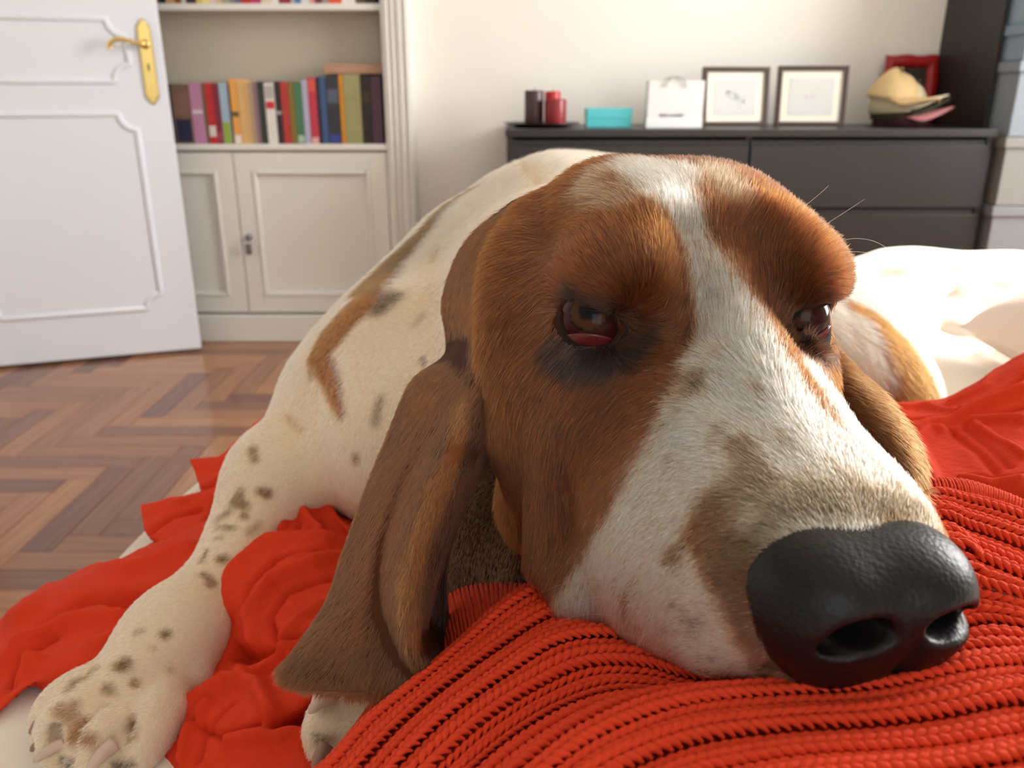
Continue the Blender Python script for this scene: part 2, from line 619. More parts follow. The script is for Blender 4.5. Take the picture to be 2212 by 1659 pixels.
# ------------------------------------------------------------------ white panelled door standing open
c1 = on_z(435, 752, .012)
c0 = on_z(0, 791, .012)
dv = (c0 - c1)[:2]
dv /= np.linalg.norm(dv)
door = structure(empty('door_1', loc=(c1[0], c1[1], .0), rot=(0, 0, math.atan2(-dv[1], -dv[0]))))
# local frame: +x towards the free edge, leaf spans x -0.80..0, front faces -y
DW = .80
box('leaf', (-DW, 0, .012), (0, .038, 2.04), M_door, door, .002)


def door_local(px, py):
    """pixel -> local x,z on the front of the leaf"""
    r = P(px, py, 1.0) - CAM
    n = np.array([dv[1], -dv[0], 0])
    k = ((np.array([c1[0], c1[1], 0]) - CAM) @ n) / (r @ n)
    q = CAM + r * k
    return -((q - c1)[:2] @ dv), q[2]


def moulding(x0, x1, z0, z1, c=.052):
    """raised bead, its corners scooped inwards"""
    pts = []
    def arc(cx, cz, a0, a1):
        for t in np.linspace(a0, a1, 9):
            pts.append((cx + c * math.cos(t), 0, cz + c * math.sin(t)))
    h = math.pi / 2
    arc(x1, z0, math.pi, h)
    arc(x1, z1, -h, -math.pi)
    arc(x0, z1, 0, -h)
    arc(x0, z0, h, 0)
    # subdivide the straights
    out = []
    for i in range(len(pts)):
        a, b_ = np.array(pts[i]), np.array(pts[(i + 1) % len(pts)])
        out.append(a)
        if np.linalg.norm(b_ - a) > .08:
            for t in (.02, .98):
                out.append(a + (b_ - a) * t)
    tube('moulding', out, .0105, M_door, door, 10, True, up=(0, 1, 0), squash=.75)
    pin = []
    for p_ in out:
        q = np.array(p_)
        pin.append(q + np.array([0, 0, 0]))


xr, zb = door_local(352, 664)
_, zt = door_local(300, 246)
xl = -DW + (-xr) 
moulding(xl, xr, zb - .0, zt + .0)
xr2, z2b = door_local(285, 176)
_, z2t = door_local(270, 42)
moulding(xl, xr2, z2b, z2t)
moulding(xl, xr, z2t + .15, 1.93)
# brass handle: long plate with stepped pointed ends, lever
hx, hz_top = door_local(300, 40)
hx2, hz_bot = door_local(335, 226)
hxc = (hx + hx2) / 2 + .003
bm = bmesh.new()
hw = .0215
hh = (hz_top - hz_bot) / 2
prof = [(0, hh), (.008, hh - .004), (.012, hh - .014), (.019, hh - .02), (hw, hh - .03), (hw, -hh + .03), (.019, -hh + .02), (.012, -hh + .014), (.008, -hh + .004), (0, -hh)]
ring = prof + [(-x, z) for x, z in reversed(prof[1:-1])]
lay = []
for s, y in ((1.0, 0), (1.0, -.004), (.82, -.009), (.74, -.0095)):
    lay.append([bm.verts.new((x * s, y, z * (1 - (1 - s) * .18))) for x, z in ring])
for a, b_ in zip(lay, lay[1:]):
    for i in range(len(ring)):
        j = (i + 1) % len(ring)
        bm.faces.new((a[i], a[j], b_[j], b_[i]))
bm.faces.new(lay[-1])
bmesh.ops.recalc_face_normals(bm, faces=bm.faces)
plate = bm_obj('handle_plate', bm, M_brass, door)
plate.location = (hxc, 0, (hz_top + hz_bot) / 2)
lx, lz = door_local(318, 96)
off = lz - plate.location[2]
lev = [(0, -.006, off), (0, -.04, off), (-.008, -.052, off), (-.03, -.056, off + .003), (-.055, -.056, off + .010), (-.08, -.056, off + .012), (-.098, -.055, off + .004), (-.108, -.054, off - .010), (-.104, -.053, off - .018)]
lp = crom(lev, 40)
rr = np.interp(np.linspace(0, 1, 40), [0, .2, .35, .8, 1], [.011, .0085, .0068, .0075, .006])
tube('lever', lp, rr, M_brass, plate, 12)
rs = lathe('lever_rose', [(.015, 0), (.015, .004), (.011, .008), (0, .008)], M_brass, plate, 20)
rs.rotation_euler = (math.pi / 2, 0, 0)
rs.location = (0, -.0095, off)
bm = bmesh.new()
box_bm(bm, (-.003, -.0115, off - .082), (.003, -.0095, off - .06), .001)
bm_obj('keyhole', bm, M_dark, plate)
for z in (.25, 1.8):
    tube('hinge', [(-DW - .004, -.004, z), (-DW - .004, -.004, z + .1)], .007, M_brass, door, 10)

# ------------------------------------------------------------------ dresser
DY0 = 2.775
DX0 = on_y(1095, 300, DY0)[0]
DX1 = on_y(2150, 290, DY0)[0]
ztop = on_y(1600, 279, DY0)[2]
dr = empty('chest_of_drawers', 'long black-brown chest of drawers against the back wall', 'dresser', loc=(DX0, DY0, 0))
L = DX1 - DX0
D = YW - .004 - DY0
zl = ztop - .0
box('worktop', (-.004, -.01, zl - .024), (L + .004, D, zl), M_black, dr, .002)
box('side_panel', (0, .004, 0), (.02, D, zl - .024), M_black, dr, .001)
box('side_panel', (L - .02, .004, 0), (L, D, zl - .024), M_black, dr, .001)
box('back_panel', (.02, D - .01, .02), (L - .02, D, zl - .024), M_black, dr, 0)
box('divider', (L / 2 - .01, .024, .02), (L / 2 + .01, D - .012, zl - .024), M_black, dr, 0)
za = on_y(1900, 450, DY0)[2]
rows = [zl - .030, za, za - (zl - .03 - za), za - 2 * (zl - .03 - za) + .02]
rows[3] = max(.05, rows[3])
for r_ in range(3):
    for c_ in range(2):
        x0 = .004 + c_ * (L / 2)
        x1 = x0 + L / 2 - .008
        z1_, z0_ = rows[r_] - .004, rows[r_ + 1] + .002
        bm = bmesh.new()
        # front plate with a shelved grip lip along its upper edge
        box_bm(bm, (x0, 0, z0_), (x1, .018, z1_ - .016), .0015)
        box_bm(bm, (x0, .010, z1_ - .016), (x1, .018, z1_), .001)
        d_ = bm_obj('drawer', bm, M_black, dr)
        box('drawer_box', (x0 + .03, .018, z0_ + .02), (x1 - .03, D - .05, z1_ - .06), M_dark, d_, 0)
bm = bmesh.new()
box_bm(bm, (.02, .05, 0), (L - .02, .07, .05))
bm_obj('kick_board', bm, M_black, dr)

# tray with three candles
TZ = ztop
q = on_y(1170, 268, 2.95)
tcx, tcy = q[0], 2.97
M_tray = mat('black_tray', srgb(30, 27, 28), 0.25)
o = lathe('tray', [(0, .001), (.085, .001), (.098, .005), (.131, .012), (.131, .015), (.098, .009), (.085, .006), (0, .006)], M_tray, None, 48)
o.location = (tcx, tcy, TZ)
tag(o, 'round black tray under the candles on the dresser', 'tray')


def candle(px0, px1, ytop, Y, col, label, dz=.006, wick=True):
    a, b_ = on_y(px0, 240, Y), on_y(px1, 240, Y)
    r = (b_[0] - a[0]) / 2
    h = on_y(px0, ytop, Y)[2] - TZ - dz
    e = empty('candle', label, 'candle', 'candles on the tray', loc=((a[0] + b_[0]) / 2, Y + r * .0, TZ + dz))
    m = mat('candle_wax', srgb(*col), 0.33, noise=.12, nscale=25, bump=.1)
    lathe('wax', [(0, 0), (r * .97, 0), (r, .003), (r, h - .004), (r * .96, h), (r * .8, h - .003), (0, h - .006)], m, e, 36)
    tube('wick', [(0, 0, h - .008), (.001, 0, h + .002), (.003, 0, h + .007)], .0012, M_dark, e, 6)


candle(1133, 1174, 195, 2.955, (66, 44, 42), 'thick dark brown pillar candle on the tray')
candle(1176, 1210, 197, 3.03, (196, 36, 44), 'bright red candle standing behind the dark red one')
candle(1176, 1223, 214, 2.93, (140, 28, 38), 'dark red pillar candle in front on the tray')
# turquoise box
Y0 = 2.93
a, b_ = on_y(1268, 268, Y0), on_y(1364, 268, Y0)
ztb = on_y(1300, 234, Y0)[2]
e = empty('gift_box', 'small turquoise box on the dresser between candles and shopping bag', 'box', loc=(a[0], Y0, TZ))
M_turq = mat('turquoise_card', srgb(92, 205, 212), 0.45, noise=.03)
box('base', (0, 0, 0), (b_[0] - a[0], .09, (ztb - TZ) * .5), M_turq, e, .001)
box('lid', (-.0015, -.0015, (ztb - TZ) * .48), (b_[0] - a[0] + .0015, .0915, ztb - TZ), M_turq, e, .0015)
# white paper shopping bag
Y0 = 2.90
a, b_ = on_y(1397, 268, Y0), on_y(1516, 268, Y0)
zb_ = on_y(1400, 174, Y0)[2] - TZ
wb = b_[0] - a[0]
e = empty('shopping_bag', 'small white paper shopping bag with grey lettering on the dresser', 'bag', loc=(a[0], Y0, TZ))
M_paper = mat('white_paper', srgb(238, 236, 236), 0.6, noise=.02, bump=.1, bscale=30)
bm = bmesh.new()
dp = .075
tk = .0012
V0 = [(0, 0), (wb, 0), (wb + .002, dp / 2), (wb, dp), (0, dp), (-.002 + .006, dp / 2)]
V1 = [(.003, .004), (wb + .002, .004), (wb - .008, dp / 2), (wb + .002, dp - .004), (.003, dp - .004), (.012, dp / 2)]
lo_ = [bm.verts.new((x, y, 0)) for x, y in V0]
hi_ = [bm.verts.new((x, y, zb_)) for x, y in V1]
for i in range(6):
    j = (i + 1) % 6
    bm.faces.new((lo_[i], lo_[j], hi_[j], hi_[i]))
bm.faces.new(list(reversed(lo_)))
o = bm_obj('bag_body', bm, M_paper, e)
sm = o.modifiers.new('thick', 'SOLIDIFY')
sm.thickness = .001
hp = crom([(wb * .30, -.001, zb_ - .02), (wb * .36, -.004, zb_ + .004), (wb * .5, -.004, zb_ + .012), (wb * .62, -.004, zb_ + .004), (wb * .68, -.001, zb_ - .02)], 24)
tube('handle', hp, .0022, mat('bag_ribbon', srgb(176, 170, 162), .7), e, 8)
hp = hp.copy()
hp[:, 1] = dp - .002
tube('handle', hp, .0022, mat('bag_ribbon', srgb(176, 170, 162), .7), e, 8)
# folded white band round the foot and the small illegible line of grey lettering
box('foot_band', (-.0015, -.0015, 0), (wb + .001, .0, zb_ * .2), mat('bag_band', srgb(250, 250, 250), .5), e, 0)
bm = bmesh.new()
rr_ = random.Random(3)
x = wb * .23
k = 0
while x < wb * .66:
    wl = .0042
    if k != 5 and k != 7:
        z_ = zb_ * .235
        hl = .0095
        box_bm(bm, (x, -.0012, z_), (x + .0012, -.0004, z_ + hl))
        box_bm(bm, (x + wl - .0012, -.0012, z_), (x + wl, -.0004, z_ + hl * rr_.choice((1, .6, 1))))
        zz = z_ + rr_.choice((0, hl * .45, hl - .0013))
        box_bm(bm, (x, -.0012, zz), (x + wl, -.0004, zz + .0013))
    else:
        box_bm(bm, (x + .0015, -.0012, zb_ * .235), (x + .0027, -.0004, zb_ * .235 + .0095)) if k == 7 else None
    x += wl + .0016
    k += 1
bm_obj('lettering', bm, mat('bag_ink', srgb(120, 126, 130), .6), e)


# two picture frames
def frame(px0, px1, py0, py1, Y, yaw, label, kind_):
    a, b_ = on_y(px0, py1, Y), on_y(px1, py1, Y)
    w = b_[0] - a[0]
    h = on_y(px0, py0, Y)[2] - TZ
    e = empty('picture_frame', label, 'picture frame', 'framed prints on the dresser', loc=(a[0], Y, TZ + .0005), rot=(math.radians(-6), 0, yaw))
    M_fr = mat('brown_frame_wood', srgb(66, 46, 38), .4, noise=.2, nscale=30)
    f = .0155
    for nm, lo, hi in (('f', (0, 0), (f, h)), ('f', (w - f, 0), (w, h)), ('f', (f, 0), (w - f, f)), ('f', (f, h - f), (w - f, h))):
        box('frame_bar', (lo[0], 0, lo[1]), (hi[0], .02, hi[1]), M_fr, e, .0015)
    box('mat_board', (f, .008, f), (w - f, .011, h - f), mat('ivory_mat', srgb(246, 243, 226), .7), e, 0)
    g = f + .026
    box('print', (g, .0068, g - .004), (w - g, .0082, h - g + .004), mat('print_paper', srgb(216, 217, 214), .6), e, 0)
    bm = bmesh.new()
    r2 = random.Random(5 if kind_ == 'leaf' else 9)
    cx, cz = w * .5, h * .5
    if kind_ == 'leaf':
        for i in range(26):
            t = i / 25
            px = cx - .032 + .064 * t + r2.uniform(-.005, .005)
            pz = cz + .012 - .026 * t + r2.uniform(-.011, .011)
            bmesh.ops.create_circle(bm, cap_ends=True, radius=r2.uniform(.0018, .0042), segments=7,
                                    matrix=Matrix.Translation((px, .0064 + .00001 * i, pz)) @ Matrix.Rotation(math.pi / 2, 4, 'X'))
        c = (138, 150, 142)
    else:
        for i in range(12):
            px = cx + (-.02 if i % 2 else .004) + r2.uniform(-.007, .007)
            pz = cz + r2.uniform(-.006, .008)
            bmesh.ops.create_circle(bm, cap_ends=True, radius=r2.uniform(.0015, .003), segments=7,
                                    matrix=Matrix.Translation((px, .0064 + .00001 * i, pz)) @ Matrix.Rotation(math.pi / 2, 4, 'X'))
        c = (206, 176, 184)
    bm_obj('drawing', bm, mat('print_ink', srgb(*c), .7), e)
    gl = box('glazing', (f, .0035, f), (w - f, .0045, h - f), M_glass, e, 0)
    box('back_board', (f * .5, .012, f * .5), (w - f * .5, .018, h - f * .5), M_dark, e, 0)
    bm = bmesh.new()
    box_bm(bm, (w / 2 - .02, .02, .004), (w / 2 + .02, .05, h * .6))
    for v in bm.verts:
        if v.co.z > .02 and v.co.y > .03:
            v.co.y = .024
    bm_obj('easel_leg', bm, M_dark, e)


frame(1516, 1663, 143, 266, 2.99, 0.10, 'brown-framed print of a grey-green plant sketch beside the white bag', 'leaf')
frame(1674, 1822, 141, 266, 3.0, -0.05, 'brown-framed print with faint pink marks, next to the plant sketch', 'pink')

# red frame with a wavy edge behind the caps
Y0 = 3.20
a, b_ = on_y(1898, 268, Y0), on_y(2012, 268, Y0)
w = b_[0] - a[0]
h = on_y(1900, 118, Y0)[2] - TZ
e = empty('picture_frame', 'red wavy-edged picture frame leaning on the wall behind the caps', 'picture frame', loc=(a[0], Y0 - .012, TZ), rot=(math.radians(-5), 0, 0))
M_red = mat('red_lacquer', srgb(160, 24, 24), .35, noise=.1)
bm = bmesh.new()
f = .042
N = 28
def ringpt(t, inner):
    # t 0..4 around a rectangle, wavy outside
    s = int(t) % 4
    u = t - int(t)
    x0, x1, z0, z1 = (f, w - f, f, h - f) if inner else (0, w, 0, h)
    p = [(x0 + (x1 - x0) * u, z0), (x1, z0 + (z1 - z0) * u), (x1 - (x1 - x0) * u, z1), (x0, z1 - (z1 - z0) * u)][s]
    if not inner:
        wv = .0025 * math.sin(t * 4 * math.pi)
        p = (p[0] + (wv if s in (1, 3) else 0), p[1] + (wv if s in (0, 2) else 0))
    return p
outer = [ringpt(4 * i / (4 * N), False) for i in range(4 * N)]
inner = [ringpt(4 * i / (4 * N), True) for i in range(4 * N)]
mid_ = [((a_[0] + b2[0]) / 2, (a_[1] + b2[1]) / 2) for a_, b2 in zip(outer, inner)]
rings = [[bm.verts.new((x, y, z)) for x, z in rg] for rg, y in ((outer, .014), (outer, .003), (mid_, -.004), (inner, .002), (inner, .014))]
for a_, b2 in zip(rings, rings[1:]):
    for i in range(4 * N):
        j = (i + 1) % (4 * N)
        bm.faces.new((a_[i], a_[j], b2[j], b2[i]))
bmesh.ops.recalc_face_normals(bm, faces=bm.faces)
bm_obj('frame_border', bm, M_red, e, True)
box('picture', (f * .9, .006, f * .9), (w - f * .9, .012, h - f * .9), mat('dark_picture', srgb(52, 44, 36), .4, noise=.5, nscale=40), e, 0)


# caps -------------------------------------------------------------------
def cap(loc, rot, col, under, label, crown_h=.10, slump=0.0, peak=0.0, skirt=.012):
    e = empty('cap', label, 'cap', 'caps heaped on the dresser', loc=loc, rot=rot)
    m = mat('cap_cloth', srgb(*col), .85, noise=.08, nscale=60, bump=.25, bscale=300)
    mu = mat('cap_brim_cloth', srgb(*under), .85, noise=.06, nscale=60, bump=.2, bscale=300)
    # crown: shell dome of six gores, slightly collapsed
    bm = bmesh.new()
    nu, nv = 36, 10
    rows_ = []
    rows_.append([bm.verts.new((.0865 * math.cos(2 * math.pi * i / nu) * 1.08, .0865 * math.sin(2 * math.pi * i / nu), -skirt)) for i in range(nu)])
    for j in range(nv + 1):
        ph = j / nv * math.pi / 2
        row = []
        for i in range(nu):
            t = 2 * math.pi * i / nu
            r = .085 * (math.cos(ph) ** .8 * (1 - peak) + peak * (1 - j / nv) ** .9) * (1 - .035 * abs(math.sin(3 * t)) * math.sin(2 * ph))
            z = crown_h * math.sin(ph) * (1 - slump * (math.cos(t) > 0) * math.cos(t) * math.sin(ph))
            z += .006 * math.sin(2 * t + 1) * math.sin(ph)
            row.append(bm.verts.new((r * math.cos(t) * 1.08, r * math.sin(t), z)))
            if j == nv:
                break
        rows_.append(row)
    for j in range(nv + 1):
        for i in range(nu):
            k = (i + 1) % nu
            if j == nv:
                bm.faces.new((rows_[j][i], rows_[j][k], rows_[j + 1][0]))
            else:
                bm.faces.new((rows_[j][i], rows_[j][k], rows_[j + 1][k], rows_[j + 1][i]))
    c_ = bm_obj('crown', bm, m, e, True)
    s = c_.modifiers.new('cloth', 'SOLIDIFY')
    s.thickness = .002
    lathe('button', [(0, 0), (.006, 0), (.006, .002), (.003, .0045), (0, .005)], mu, e, 12, loc=(0, 0, crown_h * (1 - .0)))
    for t in (0.5, 1.57, 2.64, 3.67, 4.71, 5.76):
        ph = .75
        lathe('eyelet', [(.002, 0), (.0035, 0), (.0035, .0015), (.002, .0015)], mu, e, 8, loc=(.085 * math.cos(ph) * math.cos(t) * 1.05, .085 * math.cos(ph) * math.sin(t), crown_h * math.sin(ph) * 1.0))
    # brim: curved visor towards +x
    bm = bmesh.new()
    nu, nv = 20, 6
    g = []
    for i in range(nu + 1):
        t = -1.15 + 2.3 * i / nu
        row = []
        for j in range(nv + 1):
            u = j / nv
            x = .085 * 1.08 * math.cos(t) + u * .072 * math.cos(t * .8) ** .7
            y = .085 * math.sin(t) * (1 - .06 * u)
            z = .004 - 7.5 * y * y * (.35 + .65 * u) + .008 * u
            row.append(bm.verts.new((x, y, z)))
        g.append(row)
    for i in range(nu):
        for j in range(nv):
            bm.faces.new((g[i][j], g[i + 1][j], g[i + 1][j + 1], g[i][j + 1]))
    b_ = bm_obj('brim', bm, mu, e, True)
    s = b_.modifiers.new('card', 'SOLIDIFY')
    s.thickness = .0045
    s.offset = 0
    return e


CX = on_y(1950, 250, 3.0)[0]
# each cap lies tipped on the one below, brims towards the shelf unit
cap((CX + .000, 3.01, TZ + .048), (math.radians(4), math.radians(-2), math.radians(-40)), (74, 34, 48), (224, 150, 152), 'pink-brimmed cap at the bottom of the heap', .055, skirt=.040)
cap((CX - .010, 3.015, TZ + .062), (math.radians(2), math.radians(-6), math.radians(-42)), (64, 66, 48), (72, 74, 52), 'dark olive green cap under the cream one', .06, skirt=.03)
cap((CX - .020, 3.01, TZ + .080), (math.radians(0), math.radians(-4), math.radians(-46)), (206, 194, 160), (226, 216, 188), 'cream cap with pale curved brim, second from the top', .065, skirt=.035)
cap((CX - .040, 3.0, TZ + .098), (math.radians(-6), math.radians(6), math.radians(-60)), (204, 176, 128), (196, 164, 116), 'sandy beige cap on top of the heap', .088, .2, .65)

# ------------------------------------------------------------------ dark shelf unit and storage boxes at the right
UX = 1.556
su = empty('shelf_unit', 'tall black-brown shelf unit filled with grey storage boxes', 'shelf unit')
UY = 2.86
box('side_panel', (UX, UY, 0), (UX + .012, YW - .002, 2.35), M_dark, su, .001)
box('side_panel', (UX + .62, UY, 0), (UX + .642, YW - .002, 2.35), M_dark, su, .001)
box('back_panel', (UX + .022, YW - .012, 0), (UX + .62, YW - .002, 2.35), M_dark, su, 0)
edges = [650, 445, 296, 130, 48, -60]
YB0 = 2.745
zs_ = [on_y(2180, p_, YB0)[2] for p_ in edges]
zs_.append(zs_[-1] + .2)
names = ['third grey storage box under the dresser top level, lowest in view', 'pale grey storage box level with the upper drawers', 'tall grey-blue storage box just above the dresser top', 'shallow light blue storage box above the tall one', 'pale blue storage box topmost in the picture']
cols = [(128, 129, 131), (132, 131, 127), (128, 137, 146), (128, 146, 164), (134, 154, 174)]
names[0] = 'grey storage box level with the lower drawers, just above the bed'
for i in range(5):
    z0, z1_ = zs_[i], zs_[i + 1]
    xo = .012 + .003 * (i % 2)
    x0_ = UX + .001 * (i % 2)
    e = empty('storage_box', names[i], 'storage box', 'grey storage boxes stacked in the shelf unit', loc=(x0_, YB0, z0 + .0005))
    m = mat('box_card', srgb(*cols[i]), .7, noise=.05, nscale=12, bump=.15, bscale=40)
    hgt = z1_ - z0 - .002
    # the part in front of the side panel is narrow, the box sits between the panels
    box('box_body', (.022, .002, 0), (.58, .46, hgt - .028), m, e, .003)
    box('lid', (.013, -.006, hgt - .032), (.592, .465, hgt), m, e, .003)
box('shelf', (UX + .022, UY + .02, zs_[0] - .02), (UX + .62, YW - .012, zs_[0]), M_dark, su, 0)

# ------------------------------------------------------------------ implicit modelling kit
import openvdb


class Field:
    """signed distance grid; smooth unions and cuts, meshed at the end"""

    def __init__(s, lo, hi, h):
        s.lo = np.array(lo, float)
        s.h = h
        s.n = np.ceil((np.array(hi) - s.lo) / h).astype(int) + 1
        s.D = np.full(s.n, 0.5, np.float32)

    def sub(s, lo, hi, m):
        a = np.maximum(0, np.floor((np.array(lo) - m - s.lo) / s.h).astype(int))
        b = np.minimum(s.n, np.ceil((np.array(hi) + m - s.lo) / s.h).astype(int) + 1)
        if np.any(b <= a):
            return None
        ax = [(s.lo[i] + s.h * np.arange(a[i], b[i])).astype(np.float32) for i in range(3)]
        return (slice(a[0], b[0]), slice(a[1], b[1]), slice(a[2], b[2])), np.meshgrid(*ax, indexing='ij', sparse=True)

    def mix(s, sl, d, k, op):
        A = s.D[sl]
        if op == 'add':
            h = np.maximum(k - np.abs(A - d), 0) / max(k, 1e-9)
            s.D[sl] = np.minimum(A, d) - h * h * k * 0.25
        else:
            d = -d
            h = np.maximum(k - np.abs(A - d), 0) / max(k, 1e-9)
            s.D[sl] = np.maximum(A, d) + h * h * k * 0.25

    def ell(s, c, r, k=.01, R=None, op='add'):
        c, r = np.array(c, float), np.array(r, float)
        m = max(r) if R is not None else r
        q = s.sub(c - m, c + m, k + s.h * 3 + .01)
        if q is None:
            return
        sl, (X, Y, Z) = q
        X, Y, Z = X - c[0], Y - c[1], Z - c[2]
        if R is not None:
            R = np.array(R)
            X, Y, Z = (R[0, j] * X + R[1, j] * Y + R[2, j] * Z for j in range(3))
        a = (X / r[0]) ** 2 + (Y / r[1]) ** 2 + (Z / r[2]) ** 2
        b = (X / r[0] ** 2) ** 2 + (Y / r[1] ** 2) ** 2 + (Z / r[2] ** 2) ** 2
        k0 = np.sqrt(a)
        s.mix(sl, (k0 * (k0 - 1) / (np.sqrt(b) + 1e-9)).astype(np.float32), k, op)

    def tube(s, pts, rad, k=.01, op='add', n=None):
        pts = np.array(pts, float)
        rad = np.array(rad, float)
        if n:
            q = crom(np.c_[pts, rad], n)
            pts, rad = q[:, :3], q[:, 3]
        q = s.sub((pts - rad[:, None]).min(0), (pts + rad[:, None]).max(0), k + s.h * 3 + .01)
        if q is None:
            return
        sl, (X, Y, Z) = q
        best = None
        for a, b, ra, rb in zip(pts, pts[1:], rad, rad[1:]):
            ab = b - a
            L2 = ab @ ab + 1e-12
            t = np.clip(((X - a[0]) * ab[0] + (Y - a[1]) * ab[1] + (Z - a[2]) * ab[2]) / L2, 0, 1)
            d = np.sqrt((X - a[0] - t * ab[0]) ** 2 + (Y - a[1] - t * ab[1]) ** 2 + (Z - a[2] - t * ab[2]) ** 2) - (ra + (rb - ra) * t)
            best = d if best is None else np.minimum(best, d)
        s.mix(sl, best.astype(np.float32), k, op)

    def blur(s, it=1):
        for _ in range(it):
            for ax in range(3):
                A = s.D
                B = A.copy()
                i = [slice(None)] * 3
                j, k_ = list(i), list(i)
                i[ax], j[ax], k_[ax] = slice(1, -1), slice(0, -2), slice(2, None)
                B[tuple(i)] = .5 * A[tuple(i)] + .25 * (A[tuple(j)] + A[tuple(k_)])
                s.D = B

    def mesh(s):
        g = openvdb.FloatGrid(background=0.5)
        g.copyFromArray(np.clip(s.D, -.03, .03).astype(np.float32) / s.h)
        V, Q = g.convertToQuads(isovalue=0.0)
        V = V.astype(np.float64) * s.h + s.lo
        return V, Q[:, ::-1].astype(np.int32)


def frame_of(n, up=(0, 0, 1)):
    n = np.array(n, float)
    n /= np.linalg.norm(n)
    a = np.cross(up, n)
    a /= np.linalg.norm(a)
    return np.stack([a, n, np.cross(a, n) * 1.0], 1)      # columns: side, normal, up(-ish)


# ------------------------------------------------------------------ the dog: head pose
HEAD_R = np.array([[-0.977194, 0.207303, 0.046014], [-0.209393, -0.976726, -0.046481], [0.035307, -0.055056, 0.997859]])
HEAD_T = np.array([0.07656, 0.31423, 0.83298])


def bend(p):
    """the end of the muzzle is pushed a little sideways where it lies"""
    p = np.array(p, float)
    p[..., 0] -= .05 * np.maximum(0, p[..., 1] - .06)
    return p


def h2w(p):
    return bend(p) @ HEAD_R.T + HEAD_T


def w2h(p):
    return (np.asarray(p, float) - HEAD_T) @ HEAD_R


mm = lambda *a: tuple(x * .001 for x in a)


EYES = {1: (50.5, 5, 4.2), -1: (-41, 11, 5.5)}


EYEN = {1: (.46, .86, .06), -1: (-.80, .60, .06)}


def build_head():
    F = Field(mm(-118, -150, -165), mm(118, 140, 75), .0016)
    E = lambda c, r, k=12, **kw: F.ell(mm(*c), mm(*r), k * .001, **kw)
    T = lambda pts, rad, k=12, **kw: F.tube([mm(*p) for p in pts], mm(*rad), k * .001, **kw)
    # skull, neck
    E((0, -52, -6), (60, 74, 56), 1)
    T([(0, -90, -18), (0, -140, -34)], (56, 62), 30)
    E((22, -48, 34), (26, 44, 20), 18)
    E((-22, -48, 34), (26, 44, 20), 18)
    for s in (1, -1):
        E((s * 33, -6, 21), (23, 26, 18.5), 18)            # brow
        E((s * 47, -28, -42), (33, 44, 54) if s > 0 else (20, 40, 46), 22)          # cheek
        E((s * 46 if s > 0 else -38, -2, -34), (16, 26, 26), 16)           # under the eye
        T([(s * 15, 8, -16), (s * 18, 50, -34), (s * 19, 85, -42), (s * 15, 104, -50)], (24, 23, 22.5, 22), 14, n=12)
        E((s * 34, 40, -70), (22, 42, 36), 18)           # flews
        E((s * 30, 74, -66), (15, 32, 25), 14)
        E((s * 47, 25, -94), (19, 20, 20), 10)           # lip corner bag
        if s > 0:
            T([(46, -84, 18), (60, -60, 6), (68, -34, -12), (66, -18, -42)], (17, 18, 16, 18), 14, n=12)
            T([(s * 58, -8, -70), (s * 60, -12, -40), (s * 52, -14, -14)], (14, 13, 8), 14, n=9)
    T([(0, 6, 8), (0, 50, -27), (0, 95, -46), (0, 108, -52)], (20, 23, 24, 22), 10, n=12)   # ridge of the muzzle
    E((0, 94, -64), (28, 24, 20), 12)                    # upper lip front
    T([(0, 96, -76), (0, 60, -84), (0, 10, -84), (0, -60, -80)], (9, 18, 30, 45), 14, n=10)  # jaw, throat
    E((45, -40, -98), (26, 30, 28), 14)                  # throat skin
    E((-4, 138, -48), (40, 28, 26), 5, op='cut')         # seat of the nose
    T([(58, 6, -36), (60, 9, -62), (60, 18, -88)], (10, 11, 12), 5, n=8)
    T([(13, 4, 36), (16, 18, 22), (22, 25, 8)], (3, 3.5, 1.5), 18, op='cut', n=8)
    T([(-15, 4, 36), (-18, 18, 20), (-24, 24, 7)], (2.5, 3.5, 2), 18, op='cut', n=8)
    # eye sockets
    for s in (1, -1):
        n = EYEN[s]
        ex, ey, ez = EYES[s]
        R = frame_of(n)
        ca, sa = math.cos(.26 * s), math.sin(.26 * s)
        R = np.stack([ca * R[:, 0] + sa * R[:, 2], R[:, 1], ca * R[:, 2] - sa * R[:, 0]], 1)
        F.ell(mm(ex, ey, ez), mm(10.9, 15, 5.0 if s > 0 else 6.6), .004, R=R, op='cut')
        a = np.array(mm(ex - s, ey - 3, ez - 1))
        c, nn, u = R[:, 0], R[:, 1], R[:, 2]
        lid = []
        for t in np.linspace(0, math.pi, 11):
            lid.append(a + c * .0125 * math.cos(t) - np.array([0, 0, 1]) * (.0085 * math.sin(t)) + nn * .004 * math.sin(t) + np.array([0, .0035, 0]))
        F.tube(lid, [.0028] * 11, .003)
    F.blur(1)
    return F


def build_nose():
    F = Field(mm(-45, 75, -95), mm(45, 145, -15), .0009)
    E = lambda c, r, k=6, **kw: F.ell(mm(*c), mm(*r), k * .001, **kw)
    T = lambda pts, rad, k=3, **kw: F.tube([mm(*p) for p in pts], mm(*rad), k * .001, **kw)
    E((-1, 106, -48), (32, 25, 21), 1)
    for s in (1, -1):
        E((s * 16, 115, -48), (17, 16, 15), 10)
        E((s * 13, 108, -38), (19, 20, 12), 10)
        E((s * 9, 118, -61), (13, 9, 8), 8)
        E((s * 14 - 4, 128, -44), (9.8, 19, 4.8), 3, op='cut')
        T([(s * 20 - 4, 131, -46), (s * 27 - 3, 123, -48), (s * 34 - 2, 108, -48)], (3.4, 2.2, 1.2), 3, op='cut', n=8)
    T([(-4, 136, -36), (-5, 133, -50), (-5, 126, -72)], (.8, 1.3, 1.8), 4, op='cut', n=8)
    F.blur(1)
    return F


